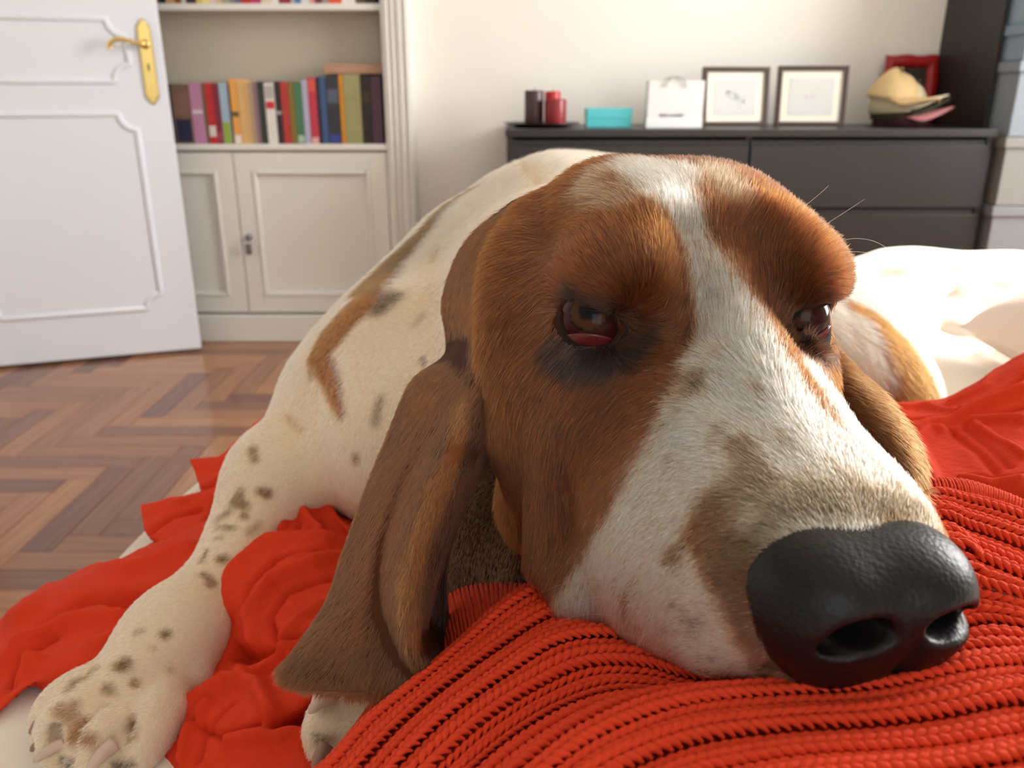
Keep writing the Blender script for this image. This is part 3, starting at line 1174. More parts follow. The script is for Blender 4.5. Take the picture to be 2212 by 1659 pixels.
def build_body():
    # world frame, coarse: lies further off
    F = Field((-.56, .30, .56), (.62, 1.15, .92), .0032)
    E = lambda c, r, k=.03, **kw: F.ell(c, r, k, **kw)
    T = lambda pts, rad, k=.02, **kw: F.tube(pts, rad, k, **kw)
    nk = h2w(mm(0, -105, -28))
    nk2 = h2w(mm(0, -120, -80))
    # withers, rib cage, belly, rump: the trunk runs off behind the head to the right
    wi = P(1165, 700, .74)
    T([wi + [0, 0, -.0], P(1300, 700, .80), P(1560, 760, .87), P(1760, 800, .90)], [.112, .12, .11, .09], .03, n=14)
    T([P(1220, 520, .72), P(1380, 540, .80)], [.072, .075], .05)
    E(P(1800, 830, .86), (.085, .09, .085), .04)          # haunch
    E(P(1900, 860, .84), (.05, .08, .05), .03)
    T([nk, (nk + wi) / 2 + [0, 0, .01], wi], [.068, .085, .10], .03, n=10)
    T([P(1040, 1060, .50), P(1110, 1190, .44), P(1190, 1250, .40)], [.05, .045, .03], .02)
    E(P(1000, 1200, .50), (.05, .05, .04), .02)
    T([nk2, P(1060, 900, .56), P(900, 960, .60)], [.05, .065, .07], .03, n=8)
    T([P(1290, 430, .79), P(1200, 425, .76), P(1120, 462, .74), P(1044, 514, .72), P(962, 586, .71), P(890, 646, .70), P(814, 730, .68), P(724, 840, .655)], [.034, .033, .032, .032, .032, .031, .031, .031], .03, n=20)
    # chest and near shoulder
    E(P(880, 890, .66), (.078, .08, .105), .03)
    T([P(1010, 590, .72), P(880, 730, .70), P(765, 870, .66)], [.050, .052, .047], .03, n=9)
    T([P(790, 850, .66), P(695, 960, .64), P(610, 1045, .605)], [.047, .045, .040], .025, n=9)  # upper arm
    # fore leg, wrist, paw
    T([P(600, 1030, .61), P(548, 1130, .585), P(490, 1240, .55), P(430, 1320, .52), P(375, 1385, .495)], [.036, .030, .0255, .0275, .030], .015, n=14)
    T([P(385, 1370, .50), P(325, 1450, .475), P(265, 1510, .452)], [.029, .029, .024], .012, n=8)
    return F


def add_paw(F):
    # four toes with knuckles, each a short bent chain
    toes = [
        [P(320, 1450, .475), P(215, 1480, .455), P(140, 1530, .440), P(118, 1572, .432)],
        [P(310, 1470, .465), P(215, 1515, .440), P(150, 1565, .425), P(135, 1610, .420)],
        [P(330, 1500, .460), P(270, 1560, .428), P(215, 1600, .412), P(195, 1640, .408)],
        [P(370, 1490, .460), P(340, 1550, .430), P(300, 1600, .415), P(275, 1640, .412)],
    ]
    for i, t in enumerate(toes):
        F.tube(t, [.011, .0138, .0148, .0120], .0022, n=10)
    for ta, tb in zip(toes, toes[1:]):
        g = []
        for p_, q_ in zip(ta[1:], tb[1:]):
            m_ = (p_ + q_) / 2
            c_ = CAM - m_
            g.append(m_ + c_ / np.linalg.norm(c_) * .0125)
        F.tube([g[0] + (g[0] - g[1]) * .6] + g, [.0012, .0032, .0042, .005], .004, op='cut', n=9)
    F.ell(P(430, 1480, .475), (.008, .010, .014), .006)
    # the other fore paw under the ear flap
    F.tube([P(960, 1390, .46), P(890, 1450, .43), P(800, 1520, .405)], [.03, .03, .028], .01, n=8)
    for t in ([P(820, 1490, .40), P(760, 1530, .39), P(722, 1570, .382), P(708, 1610, .378)], [P(850, 1540, .395), P(800, 1590, .38), P(770, 1630, .372), P(755, 1660, .37)]):
        F.tube(t, [.015, .015, .0145, .011], .005, n=9)
    F.blur(1)



# ------------------------------------------------------------------ ears: leather sheets with their folds


def sheet(rows, nu, nv, thick, closed_tip=True):
    """rows x columns of world points -> thick smooth sheet (closed mesh)"""
    G = np.array(rows, float)                    # R, C, 3
    A = np.stack([crom(G[:, c], nu) for c in range(G.shape[1])], 1)      # nu, C, 3
    B = np.stack([crom(A[i], nv) for i in range(nu)], 0)                 # nu, nv, 3
    # gentle smoothing
    for _ in range(2):
        B[1:-1] = .5 * B[1:-1] + .25 * (B[:-2] + B[2:])
        B[:, 1:-1] = .5 * B[:, 1:-1] + .25 * (B[:, :-2] + B[:, 2:])
    du = np.gradient(B, axis=0)
    dv_ = np.gradient(B, axis=1)
    N = np.cross(du, dv_)
    N /= np.linalg.norm(N, axis=2)[..., None] + 1e-12
    u = np.linspace(0, 1, nu)[:, None]
    v = np.linspace(0, 1, nv)[None, :]
    edge = np.minimum(np.minimum(v, 1 - v) * nv / 6, (1 - u) * nu / 6)
    th = thick * .5 * np.sqrt(np.clip(edge, .02, 1))
    V = np.vstack([(B + N * th[..., None]).reshape(-1, 3), (B - N * th[..., None]).reshape(-1, 3)])
    i, j = np.meshgrid(np.arange(nu - 1), np.arange(nv - 1), indexing='ij')
    a = (i * nv + j).ravel()
    q1 = np.stack([a, a + nv, a + nv + 1, a + 1], 1)
    o = nu * nv
    q2 = q1[:, ::-1] + o
    rim = []
    ring = [(0, j) for j in range(nv)] + [(i, nv - 1) for i in range(1, nu)] + [(nu - 1, j) for j in range(nv - 2, -1, -1)] + [(i, 0) for i in range(nu - 2, 0, -1)]
    idx = [i * nv + j for i, j in ring]
    for a_, b_ in zip(idx, idx[1:] + idx[:1]):
        rim.append((a_, b_, b_ + o, a_ + o))
    return V, np.vstack([q1, q2, np.array(rim)])


EAR_NEAR = [
    [(1105, 445, .405), (1130, 435, .395), (1155, 428, .387), (1175, 425, .382), (1195, 420, .378), (1215, 412, .375), (1235, 405, .385), (1240, 405, .40)],
    [(1008, 530, .42), (1030, 525, .405), (1052, 522, .393), (1072, 522, .383), (1090, 525, .374), (1105, 530, .368), (1120, 535, .378), (1125, 535, .39)],
    [(960, 645, .43), (985, 640, .412), (1008, 640, .395), (1028, 640, .38), (1045, 645, .366), (1060, 650, .356), (1080, 655, .365), (1085, 655, .38)],
    [(966, 765, .42), (985, 755, .405), (1003, 745, .388), (1020, 745, .37), (1036, 755, .352), (1052, 765, .342), (1068, 775, .355), (1072, 775, .37)],
    [(888, 835, .40), (925, 825, .385), (960, 825, .368), (990, 840, .352), (1020, 860, .338), (1052, 875, .335), (1062, 880, .35), (1062, 880, .37)],
    [(832, 960, .388), (870, 955, .375), (905, 950, .362), (932, 955, .353), (975, 965, .337), (1030, 975, .337), (1040, 980, .355), (1040, 980, .37)],
    [(792, 1060, .38), (825, 1055, .367), (858, 1055, .356), (885, 1060, .350), (935, 1065, .331), (995, 1070, .334), (1000, 1075, .355), (1000, 1080, .37)],
    [(748, 1180, .37), (785, 1175, .358), (818, 1175, .348), (845, 1185, .343), (895, 1185, .324), (950, 1185, .330), (950, 1190, .352), (965, 1200, .37)],
    [(706, 1300, .36), (748, 1295, .347), (795, 1290, .337), (836, 1290, .333), (880, 1290, .316), (922, 1290, .324), (920, 1295, .35), (965, 1300, .365)],
    [(640, 1400, .352), (700, 1395, .338), (780, 1395, .326), (858, 1390, .321), (885, 1385, .312), (908, 1375, .322), (925, 1370, .35), (980, 1390, .36)],
    [(602, 1445, .349), (690, 1465, .333), (790, 1470, .32), (880, 1460, .313), (920, 1455, .312), (935, 1450, .322), (960, 1440, .34), (985, 1430, .35)],
    [(618, 1478, .348), (700, 1488, .332), (790, 1493, .32), (870, 1492, .314), (915, 1482, .315), (945, 1468, .325), (972, 1440, .335), (984, 1435, .345)],
]
EAR_FAR = [
    [(1740, 740, .40), (1780, 750, .385), (1800, 765, .385)],
    [(1750, 800, .37), (1810, 805, .362), (1850, 812, .372)],
    [(1790, 900, .355), (1860, 870, .350), (1905, 858, .362)],
    [(1840, 990, .345), (1915, 945, .340), (1957, 928, .352)],
    [(1900, 1060, .34), (1950, 1020, .334), (1985, 990, .344)],
    [(1935, 1090, .335), (1965, 1060, .334), (1990, 1035, .342)],
    [(1945, 1095, .335), (1968, 1066, .334), (1988, 1045, .342)],
]


def ears():
    n = sheet([[P(*q) for q in r] for r in EAR_NEAR], 260, 130, .0050)
    root = [[h2w(np.array(q) * .001) for q in r] for r in ([(-44, -50, 26), (-46, -62, 24), (-46, -74, 20)], [(-57, -48, 4), (-62, -62, 2), (-62, -78, -2)])]
    f = sheet(root + [[P(*q) for q in r] for r in EAR_FAR], 150, 50, .0060)
    return n, f


# ------------------------------------------------------------------ coat colours: pigment patches, some painted light and shade, as points on the skin
BR = (128, 62, 20)
BRD = (98, 48, 20)
ORG_LIT = (168, 92, 40)
WH = (246, 219, 184)
PK = (232, 182, 154)
TAN = (132, 104, 72)
DK = (40, 36, 36)
WHH = (244, 211, 174)
HEAD_PAINT = [
    ([(1425, 372, 84), (1452, 440, 60), (1500, 530, 34), (1530, 600, 40), (1560, 680, 66), (1600, 790, 100), (1650, 900, 125), (1700, 1000, 150), (1750, 1090, 150)], WHH, 1, 20),
    ([(1560, 900, 110), (1480, 1010, 110), (1400, 1110, 100), (1340, 1200, 92), (1290, 1270, 84)], WHH, 1, 22),
    ([(1430, 1250, 130), (1500, 1350, 120), (1600, 1430, 90)], WHH, 1, 22),
    ([(1262, 1330, 56), (1350, 1380, 70)], WHH, 1, 16),
    ([(1250, 1262, 26), (1222, 1300, 34), (1225, 1340, 36)], WHH, 1, 12),
    ([(1690, 830, 50), (1780, 950, 70), (1880, 1050, 80)], WHH, 1, 16),
    ([(1250, 1380, 90), (1330, 1420, 95), (1450, 1460, 90), (1560, 1490, 70)], WHH, 1, 16),
    ([(1650, 1440, 26), (1700, 1480, 34), (1800, 1495, 34)], (96, 62, 46), 1, 20),
    ([(1760, 815, 40), (1850, 920, 60), (1930, 1020, 60), (1990, 1120, 60)], WHH, 1, 16),
    ([(1540, 380, 44), (1580, 440, 30)], (206, 170, 128), .6, 30),
    ([(1330, 370, 34), (1290, 400, 34), (1350, 450, 30)], (196, 160, 122), .6, 28),
    ([(1430, 1030, 90), (1380, 1150, 90), (1330, 1250, 70)], PK, .75, 50),
    ([(1480, 1300, 70), (1400, 1340, 60)], PK, .75, 40),
    ([(1900, 960, 40), (1800, 870, 25)], (226, 190, 166), .5, 25),
    ([(1570, 1090, 50), (1570, 1200, 44), (1590, 1300, 44), (1660, 1400, 50)], (136, 98, 66), .75, 26),
    ([(1620, 1060, 60), (1740, 1080, 60), (1850, 1090, 60), (1950, 1110, 50)], (128, 102, 66), .85, 34),
    ([(1900, 1010, 16), (1930, 1060, 22)], (150, 112, 74), .6, 20),
    ([(1620, 970, 38), (1650, 1030, 44)], (112, 82, 54), .92, 22),
    ([(1625, 1190, 40), (1700, 1120, 44), (1850, 1105, 44), (2000, 1120, 44)], (104, 86, 58), .92, 34),
    ([(1600, 1250, 26), (1620, 1340, 30), (1680, 1420, 34), (1760, 1480, 30)], (112, 80, 58), .8, 24),
    ([(1800, 1010, 20), (1850, 1060, 30)], (116, 86, 58), .88, 18),
    ([(1530, 820, 28), (1520, 850, 24)], (108, 78, 50), .95, 16),
    ([(1490, 880, 14), (1480, 900, 10)], (112, 82, 54), .8, 12),
    ([(1640, 850, 14), (1660, 880, 10)], (112, 82, 54), .8, 12),
    ([(1570, 770, 20)], (150, 114, 82), .8, 16),
    ([(1580, 930, 18), (1560, 960, 14)], (112, 82, 54), .8, 12),
    ([(1700, 950, 18), (1740, 990, 14)], (116, 86, 58), .8, 12),
    ([(1465, 975, 10), (1460, 1000, 8)], (116, 82, 54), .85, 8),
    ([(1450, 1195, 16), (1482, 1172, 18), (1468, 1212, 16)], (112, 72, 42), .95, 8),
    ([(1378, 1240, 6), (1362, 1272, 10), (1350, 1310, 11), (1356, 1340, 8)], (126, 76, 42), .95, 6),
    ([(1345, 1400, 18), (1450, 1440, 26), (1560, 1465, 30), (1700, 1475, 25)], (142, 112, 90), .65, 24),
    ([(1530, 1330, 26), (1500, 1370, 24)], (150, 128, 112), .6, 24),
    ([(1620, 1370, 40), (1680, 1440, 36)], (136, 100, 74), .8, 26),
    ([(1340, 560, 44), (1400, 610, 44), (1430, 560, 30)], BRD, .4, 30),
    ([(1640, 570, 26), (1680, 640, 30), (1700, 700, 22)], BRD, .5, 26),
    ([(1740, 470, 36), (1790, 560, 36)], ORG_LIT, .7, 30),  # orange light along the far brow, painted into the coat
    ([(1250, 860, 70), (1180, 950, 50)], (132, 70, 34), .5, 50),
    ([(1192, 750, 18), (1240, 774, 25), (1300, 784, 26), (1350, 758, 26), (1368, 716, 20)], (30, 28, 30), .97, 10),
    ([(1196, 724, 10), (1222, 700, 8), (1262, 668, 10), (1322, 662, 12), (1352, 690, 16)], DK, .85, 10),
    ([(1376, 730, 24), (1400, 700, 14)], (60, 44, 34), .7, 22),
    ([(1250, 800, 14), (1330, 800, 16)], (74, 60, 50), .5, 14),
    ([(1722, 690, 12), (1740, 735, 14), (1775, 764, 18), (1804, 748, 16), (1814, 700, 14)], (34, 32, 34), .95, 9),
    ([(1735, 660, 10), (1765, 640, 12), (1800, 660, 12)], (50, 38, 32), .85, 9),
    ([(1706, 660, 12), (1700, 690, 12)], (88, 64, 40), .7, 10),
    ([(1757, 790, 16), (1780, 800, 14)], (110, 84, 62), .6, 14),
]
_tk = random.Random(11)
for _i in range(70):
    _x, _y = (_tk.uniform(1430, 1960), _tk.uniform(780, 1110)) if _i < 44 else (_tk.uniform(1340, 1600), _tk.uniform(1230, 1440))
    if _x - 1430 < (_y - 780) * 1.7 + 130 or _i >= 44:
        _dx, _dy = _tk.uniform(-9, 9), _tk.uniform(-9, 9)
        HEAD_PAINT.append(([(_x, _y, _tk.uniform(5, 12)), (_x + _dx, _y + _dy, _tk.uniform(5, 11))], (100, 72, 46) if _i < 44 else (96, 80, 72), _tk.uniform(.6, .95), 8))
EAR_PAINT = [
    ([(1150, 440, 60), (1040, 560, 80), (1010, 720, 60)], (116, 58, 24), .8, 30),
    ([(930, 850, 60), (880, 1000, 60), (830, 1150, 70), (780, 1300, 70)], (122, 60, 24), 1, 30),
    ([(640, 1440, 60), (740, 1450, 60), (860, 1450, 50)], (112, 60, 26), 1, 40),
    ([(1010, 860, 24), (990, 960, 26), (940, 1070, 28), (900, 1180, 28), (885, 1290, 28), (900, 1390, 20)], (176, 104, 48), .9, 14),
    ([(1040, 850, 12), (1030, 930, 14), (1000, 1010, 12)], (74, 44, 26), .6, 12),
    ([(975, 1250, 30), (970, 1400, 30)], (58, 42, 32), .9, 14),
]
EAR_FAR_PAINT = [
    ([(1850, 930, 20), (1920, 1000, 16)], (96, 40, 20), .6, 18),
    ([(1900, 860, 20), (1960, 950, 20), (1985, 1030, 14)], (176, 110, 54), .8, 14),
]
BODY_PAINT = [
    ([(1040, 396, 10), (990, 428, 14), (925, 490, 24), (855, 560, 38), (805, 615, 50)], (96, 76, 52), 1, 12),
    ([(850, 640, 24), (820, 665, 24)], (66, 56, 44), .9, 18),
    ([(835, 600, 34), (795, 640, 46)], (112, 80, 48), 1, 14),
    ([(765, 665, 54), (718, 720, 54), (688, 765, 34)], (140, 88, 46), 1, 12),
    ([(700, 790, 30), (722, 845, 26), (738, 895, 12)], (144, 88, 46), 1, 12),
    ([(945, 535, 8), (938, 560, 6)], (168, 148, 124), .7, 10),
    ([(915, 680, 8), (900, 700, 8)], (168, 148, 124), .6, 12),
    ([(912, 772, 8), (918, 788, 8)], (120, 100, 80), .8, 8),
    ([(822, 862, 12), (812, 905, 16)], (150, 138, 116), .9, 14),
    ([(768, 990, 12)], (150, 108, 70), .9, 10),
    ([(671, 800, 8), (674, 815, 6)], (150, 112, 72), .9, 7),
    ([(620, 900, 6), (650, 930, 6)], (190, 168, 140), .8, 10),
    ([(545, 970, 12), (552, 995, 8)], (140, 114, 76), .9, 8),
    ([(520, 1062, 10), (512, 1082, 18), (528, 1092, 12)], (136, 108, 70), .9, 8),
    ([(560, 1060, 9), (578, 1066, 13)], (132, 102, 62), .95, 6),
    ([(490, 1108, 12), (470, 1122, 10)], (140, 116, 84), .8, 9),
    ([(528, 1115, 10)], (134, 108, 74), .9, 7),
    ([(500, 1140, 8), (470, 1140, 6)], (138, 112, 80), .9, 6),
    ([(472, 1162, 7)], (138, 112, 80), .9, 6),
    ([(540, 1150, 10), (560, 1132, 8)], (160, 134, 104), .7, 9),
    ([(445, 1190, 5), (436, 1215, 5)], (128, 104, 76), .9, 5),
    ([(482, 1208, 15)], (132, 106, 72), .95, 8),
    ([(440, 1240, 10), (460, 1258, 12), (452, 1262, 12)], (138, 112, 80), .9, 8),
    ([(300, 1364, 9)], (138, 112, 80), .9, 6),
    ([(358, 1369, 13)], (128, 100, 64), .95, 7),
    ([(330, 1398, 7)], (150, 122, 90), .8, 6),
    ([(266, 1436, 20)], (122, 92, 56), .97, 9),
    ([(292, 1476, 12)], (134, 106, 70), .9, 8),
    ([(370, 1446, 7)], (160, 128, 96), .8, 6),
    ([(205, 1444, 9), (190, 1460, 8)], (146, 118, 82), .9, 8),
    ([(232, 1486, 12), (245, 1494, 8)], (138, 110, 74), .9, 9),
    ([(165, 1472, 14), (150, 1490, 10)], (146, 118, 84), .9, 10),
    ([(125, 1530, 16), (150, 1545, 20), (160, 1520, 12)], (150, 106, 60), .8, 12),
    ([(175, 1565, 20), (160, 1590, 20), (195, 1600, 16)], (146, 98, 52), .85, 12),
    ([(290, 1560, 18), (285, 1590, 14)], (150, 104, 62), .8, 12),
    ([(135, 1645, 10), (150, 1655, 12)], (50, 44, 40), .9, 8),
    ([(250, 1655, 12), (280, 1650, 10)], (60, 46, 40), .9, 8),
    ([(900, 1400, 60), (830, 1500, 40)], (150, 122, 88), .8, 20),
    ([(688, 1590, 10), (700, 1620, 12)], (70, 58, 50), .9, 8),
    ([(1830, 655, 22), (1880, 680, 24), (1940, 750, 50), (1985, 830, 56), (1960, 900, 70)], (158, 96, 44), 1, 14),
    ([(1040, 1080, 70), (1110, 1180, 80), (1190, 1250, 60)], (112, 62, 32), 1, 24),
]


def cast(bvh, x, y):
    d = Vector(P(x, y, 1.0) - CAM)
    d.normalize()
    h = bvh.ray_cast(Vector(CAM), d)
    if h[0] is not None:
        return np.array(h[0]), (h[0] - Vector(CAM)).dot(Vector(FWD))
    # a mark lying just past the outline: nearest skin point
    best = None
    for k in np.linspace(.2, 1.1, 40):
        q = bvh.find_nearest(Vector(P(x, y, k)))
        e = q[3] / k
        if best is None or e < best[0]:
            best = (e, q[0])
    return np.array(best[1]), (best[1] - Vector(CAM)).dot(Vector(FWD))


def prep_paint(bvh, strokes):
    out = []
    for pts, col, alpha, soft in strokes:
        P3, R3 = [], []
        for x, y, r in pts:
            p, d = cast(bvh, x, y)
            P3.append(p)
            R3.append(r * d / FPX)
        out.append((np.array(P3), np.array(R3), np.array(srgb(*col)[:3]), alpha, soft * d / FPX))
    return out


def paint(X, base, strokes, deep=True):
    """linear colour of every point in X"""
    C = np.tile(np.array(srgb(*base)[:3]), (len(X), 1))
    for P3, R3, col, alpha, soft in strokes:
        lo, hi = (P3 - R3[:, None]).min(0) - 3 * soft, (P3 + R3[:, None]).max(0) + 3 * soft
        m = np.all((X > lo) & (X < hi), axis=1)
        if not m.any():
            continue
        Y = X[m]
        best = np.full(len(Y), 9.0)
        if len(P3) == 1:
            best = np.linalg.norm(Y - P3[0], axis=1) - R3[0]
        for a, b, ra, rb in zip(P3, P3[1:], R3, R3[1:]):
            ab = b - a
            t = np.clip(((Y - a) @ ab) / (ab @ ab + 1e-12), 0, 1)
            best = np.minimum(best, np.linalg.norm(Y - a - t[:, None] * ab, axis=1) - (ra + (rb - ra) * t))
        w = np.clip(.5 - best / (2 * soft), 0, 1)
        w = (w * w * (3 - 2 * w) * alpha)[:, None]
        C[m] = C[m] * (1 - w) + col * w
    if not deep:
        return C
    lum = C.mean(1)[:, None]
    k = np.clip((lum - .10) / .34, 0, 1)
    return C * (.44 + .56 * k * k * (3 - 2 * k))


# growth direction of the coat: x, y, then the way the hair tips point
HEAD_FLOW = [(1450, 450, -.1, -1), (1400, 390, -.4, -1), (1560, 400, .2, -1), (1500, 560, -.1, -1), (1560, 700, -.15, -1), (1300, 430, -.9, -.5), (1200, 480, -1, -.1), (1120, 560, -.8, .6),
             (1090, 700, -.2, 1), (1080, 850, 0, 1), (1110, 960, .05, 1), (1330, 560, -.5, -.8), (1250, 600, -.8, -.4), (1400, 560, -.2, -1), (1440, 680, .1, -1), (1400, 740, .4, .1), (1180, 700, -.7, .4), (1150, 760, -.5, .8),
             (1250, 830, -.5, .8), (1320, 900, -.6, .7), (1220, 950, -.2, 1), (1400, 850, -.9, .2), (1500, 800, -.9, -.5), (1450, 950, -.9, .5), (1340, 1050, -.7, .7), (1600, 850, -.6, -.8), (1550, 960, -.9, -.2),
             (1650, 950, -.5, -.8), (1700, 1050, -.5, -.8), (1600, 1100, -1, -.1), (1500, 1150, -.9, .4), (1400, 1250, -.8, .5), (1300, 1300, -.6, .6), (1250, 1180, -.4, 1), (1550, 1350, -.9, .3), (1800, 1080, -.2, -.9),
             (1900, 1100, .3, -.9), (1850, 950, .3, -.9), (1750, 850, .5, -.8), (1700, 740, .6, -.5), (1640, 620, .1, -1), (1640, 480, .4, -.9), (1740, 540, .7, -.6), (1800, 600, .9, -.1), (1820, 690, .9, .4), (1700, 680, .3, -.8),
             (1790, 790, .3, .9), (1960, 1060, .4, -.7), (1160, 1060, 0, 1)]
EAR_FLOW = [(1170, 440, -.7, .7), (1030, 560, -.5, .9), (1000, 720, -.1, 1), (1060, 700, -.1, 1), (930, 850, -.5, .9), (1020, 900, -.35, 1), (860, 1000, -.35, 1), (960, 1060, -.3, 1), (800, 1180, -.3, 1), (900, 1200, -.2, 1), (760, 1300, -.4, 1), (870, 1330, 0, 1), (680, 1430, -.7, .7), (800, 1450, -.2, 1), (900, 1440, .2, 1)]
FAR_FLOW = [(1800, 790, .5, .9), (1880, 860, .6, .8), (1950, 950, .4, .9), (1975, 1020, .2, 1)]
BODY_FLOW = [(1200, 360, .6, -.3), (1100, 400, -.2, .4), (950, 480, -.6, .7), (900, 620, -.8, .6), (800, 700, -.8, .8), (860, 800, -.7, .9), (740, 780, -.5, .9), (700, 900, -.6, .8), (600, 960, -.7, .8), (800, 980, -.2, 1), (550, 1080, -.5, .9),
             (480, 1200, -.6, .8), (380, 1330, -.7, .7), (280, 1430, -.7, .6), (150, 1540, -.7, .6), (300, 1560, -.5, .8), (1860, 700, .6, .6), (1950, 820, .4, .9), (1840, 780, .3, .9), (1000, 1100, 0, 1), (1100, 1150, 0, 1), (800, 1520, -.6, .8), (720, 1580, -.5, .9)]


def prep_flow(bvh, fl):
    A, Dv = [], []
    for x, y, dx, dy in fl:
        p, d = cast(bvh, x, y)
        A.append(p)
        v = dx * XV - dy * UPV
        # let the direction follow the skin
        h = bvh.find_nearest(Vector(p))
        n = np.array(h[1])
        v = v - n * (v @ n)
        if np.linalg.norm(v) < .2:
            v = -FWD - n * (-FWD @ n)
        Dv.append(v / np.linalg.norm(v))
    return np.array(A), np.array(Dv)


def flow_at(X, fl):
    A, Dv = fl
    out = np.zeros((len(X), 3))
    for i in range(0, len(X), 40000):
        Y = X[i:i + 40000]
        d2 = ((Y[:, None, :] - A[None]) ** 2).sum(2)
        w = 1.0 / (d2 + 1e-6) ** 2
        out[i:i + 40000] = (w @ Dv) / w.sum(1)[:, None]
    return out


def fbm(X, sc, seed):
    """cheap smooth noise: sums of sines in random directions"""
    r = np.random.default_rng(seed)
    o = np.zeros(len(X))
    for k in range(6):
        v = r.normal(size=3)
        v *= sc * (1 + .35 * k) / np.linalg.norm(v)
        o += np.sin(X @ v + r.uniform(0, 6.28))
    return o / 6


def rand_hair(V, Q, dens, keep=None):
    """roots over the side of the skin that the room can see from around the camera"""
    T = np.vstack([Q[:, [0, 1, 2]], Q[:, [0, 2, 3]]]) if Q.shape[1] == 4 else Q
    a, b, c = V[T[:, 0]], V[T[:, 1]], V[T[:, 2]]
    n = np.cross(b - a, c - a)
    ar = np.linalg.norm(n, axis=1) / 2
    n /= 2 * ar[:, None] + 1e-15
    ctr = (a + b + c) / 3
    view = CAM - ctr
    dist = np.linalg.norm(view, axis=1)
    facing = (n * view).sum(1) / dist
    dep = (ctr - CAM) @ FWD
    px = 1106 + FPX * (ctr - CAM)[:, 0] / dep
    py = 829.5 - FPX * ((ctr - CAM) @ UPV) / dep
    w = ar * (FPX / dist) ** 2 * dens * (facing > -.35) * (.35 + .65 * np.clip(facing + .35, 0, 1)) * (dep > .05) * (px > -200) * (px < 2400) * (py > 0) * (py < 1800)
    if keep is not None:
        w = w * keep(ctr)
    N = int(w.sum())
    t = RNG.choice(len(T), size=N, p=w / w.sum())
    u, v = RNG.random(N), RNG.random(N)
    f = u + v > 1
    u[f], v[f] = 1 - u[f], 1 - v[f]
    return a[t] + u[:, None] * (b[t] - a[t]) + v[:, None] * (c[t] - a[t]), n[t]


def fur(X, Nn, base, strokes, fl, length, lift=.22, rad=.00008, tone=.30, dark=.10, jit=.0019, curl=.25, deep=True, goldp=.16):
    K = 4
    N = len(X)
    F_ = flow_at(X, fl)
    F_ += .16 * np.stack([fbm(X, 260, 1), fbm(X, 260, 2), fbm(X, 260, 3)], 1) + RNG.normal(0, .11, (N, 3))
    F_ -= Nn * (F_ * Nn).sum(1)[:, None]
    F_ /= np.linalg.norm(F_, axis=1)[:, None] + 1e-9
    L = (length(X) if callable(length) else length) * RNG.uniform(.65, 1.25, N)
    lf = lift * RNG.uniform(.5, 1.6, N)
    pts = np.zeros((N, K, 3))
    for k in range(K):
        s_ = k / (K - 1)
        pts[:, k] = X + F_ * (L * s_)[:, None] + Nn * (L * (lf * s_ - curl * lf * s_ * s_))[:, None] - Nn * .0003
    C = paint(X + RNG.normal(0, jit, X.shape) * RNG.exponential(1, (N, 1)), base, strokes, deep)
    gold = (RNG.random(N) < goldp) & deep
    C[gold] = C[gold] * 2.2
    C *= (1 + tone * RNG.normal(0, 1, N) + tone * .4 * fbm(X, 500, 8))[:, None].clip(.35, 1.7)
    dk = RNG.random(N) < dark * np.clip(1.6 - C.mean(1) * 3, .2, 1.6)
    C[dk] *= .35
    R = np.tile(np.array([1, .95, .7, .12]) * rad, (N, 1))
    return pts, R, np.clip(C, 0, .95)

M_skin = bpy.data.materials.new('dog_skin')
M_skin.use_nodes = True
nt = M_skin.node_tree
b_ = nt.nodes['Principled BSDF']
at = nt.nodes.new('ShaderNodeVertexColor')
at.layer_name = 'coat'
nt.links.new(at.outputs[0], b_.inputs['Base Color'])
b_.inputs['Roughness'].default_value = .8
b_.inputs['Specular IOR Level'].default_value = .2
M_fur = bpy.data.materials.new('dog_fur')
M_fur.use_nodes = True
nt = M_fur.node_tree
nt.nodes.remove(nt.nodes['Principled BSDF'])
hb = nt.nodes.new('ShaderNodeBsdfHairPrincipled')
hb.parametrization = 'COLOR'
hb.inputs['Roughness'].default_value = .45
hb.inputs['Radial Roughness'].default_value = .6
at = nt.nodes.new('ShaderNodeAttribute')
at.attribute_name = 'hair_colour'
nt.links.new(at.outputs['Color'], hb.inputs['Color'])
nt.links.new(hb.outputs[0], nt.nodes['Material Output'].inputs[0])


def hair_object(name, parts, m, parent):
    pts = np.concatenate([p[0].reshape(-1, 3) for p in parts]).astype(np.float32)
    rad = np.concatenate([p[1].ravel() for p in parts]).astype(np.float32)
    col = np.concatenate([p[2] for p in parts]).astype(np.float32)
    K = parts[0][0].shape[1]
    n = len(col)
    hc = bpy.data.hair_curves.new(name)
    hc.add_curves([K] * n)
    hc.attributes['position'].data.foreach_set('vector', pts.ravel())
    ra = hc.attributes.get('radius') or hc.attributes.new('radius', 'FLOAT', 'POINT')
    ra.data.foreach_set('value', rad)
    ca = hc.attributes.new('hair_colour', 'FLOAT_COLOR', 'CURVE')
    ca.data.foreach_set('color', np.c_[col, np.ones(n)].astype(np.float32).ravel())
    hc.materials.append(m)
    o = bpy.data.objects.new(name, hc)
    COL.objects.link(o)
    o.parent = parent
    o['kind'] = 'stuff'
    print(name, n)
    return o


Fh = build_head()
HV, HQ = Fh.mesh()
HV = h2w(HV)
del Fh
Fb = build_body()
add_paw(Fb)
BV, BQ = Fb.mesh()
del Fb
(EV, EQ), (FV, FQ) = ears()


def fix_out(V, Q):
    """make the faces of a closed mesh look outwards"""
    a, b, c = V[Q[:, 0]], V[Q[:, 1]], V[Q[:, 2]]
    vol = (a * np.cross(b, c)).sum() if True else 0
    return Q if vol > 0 else Q[:, ::-1]


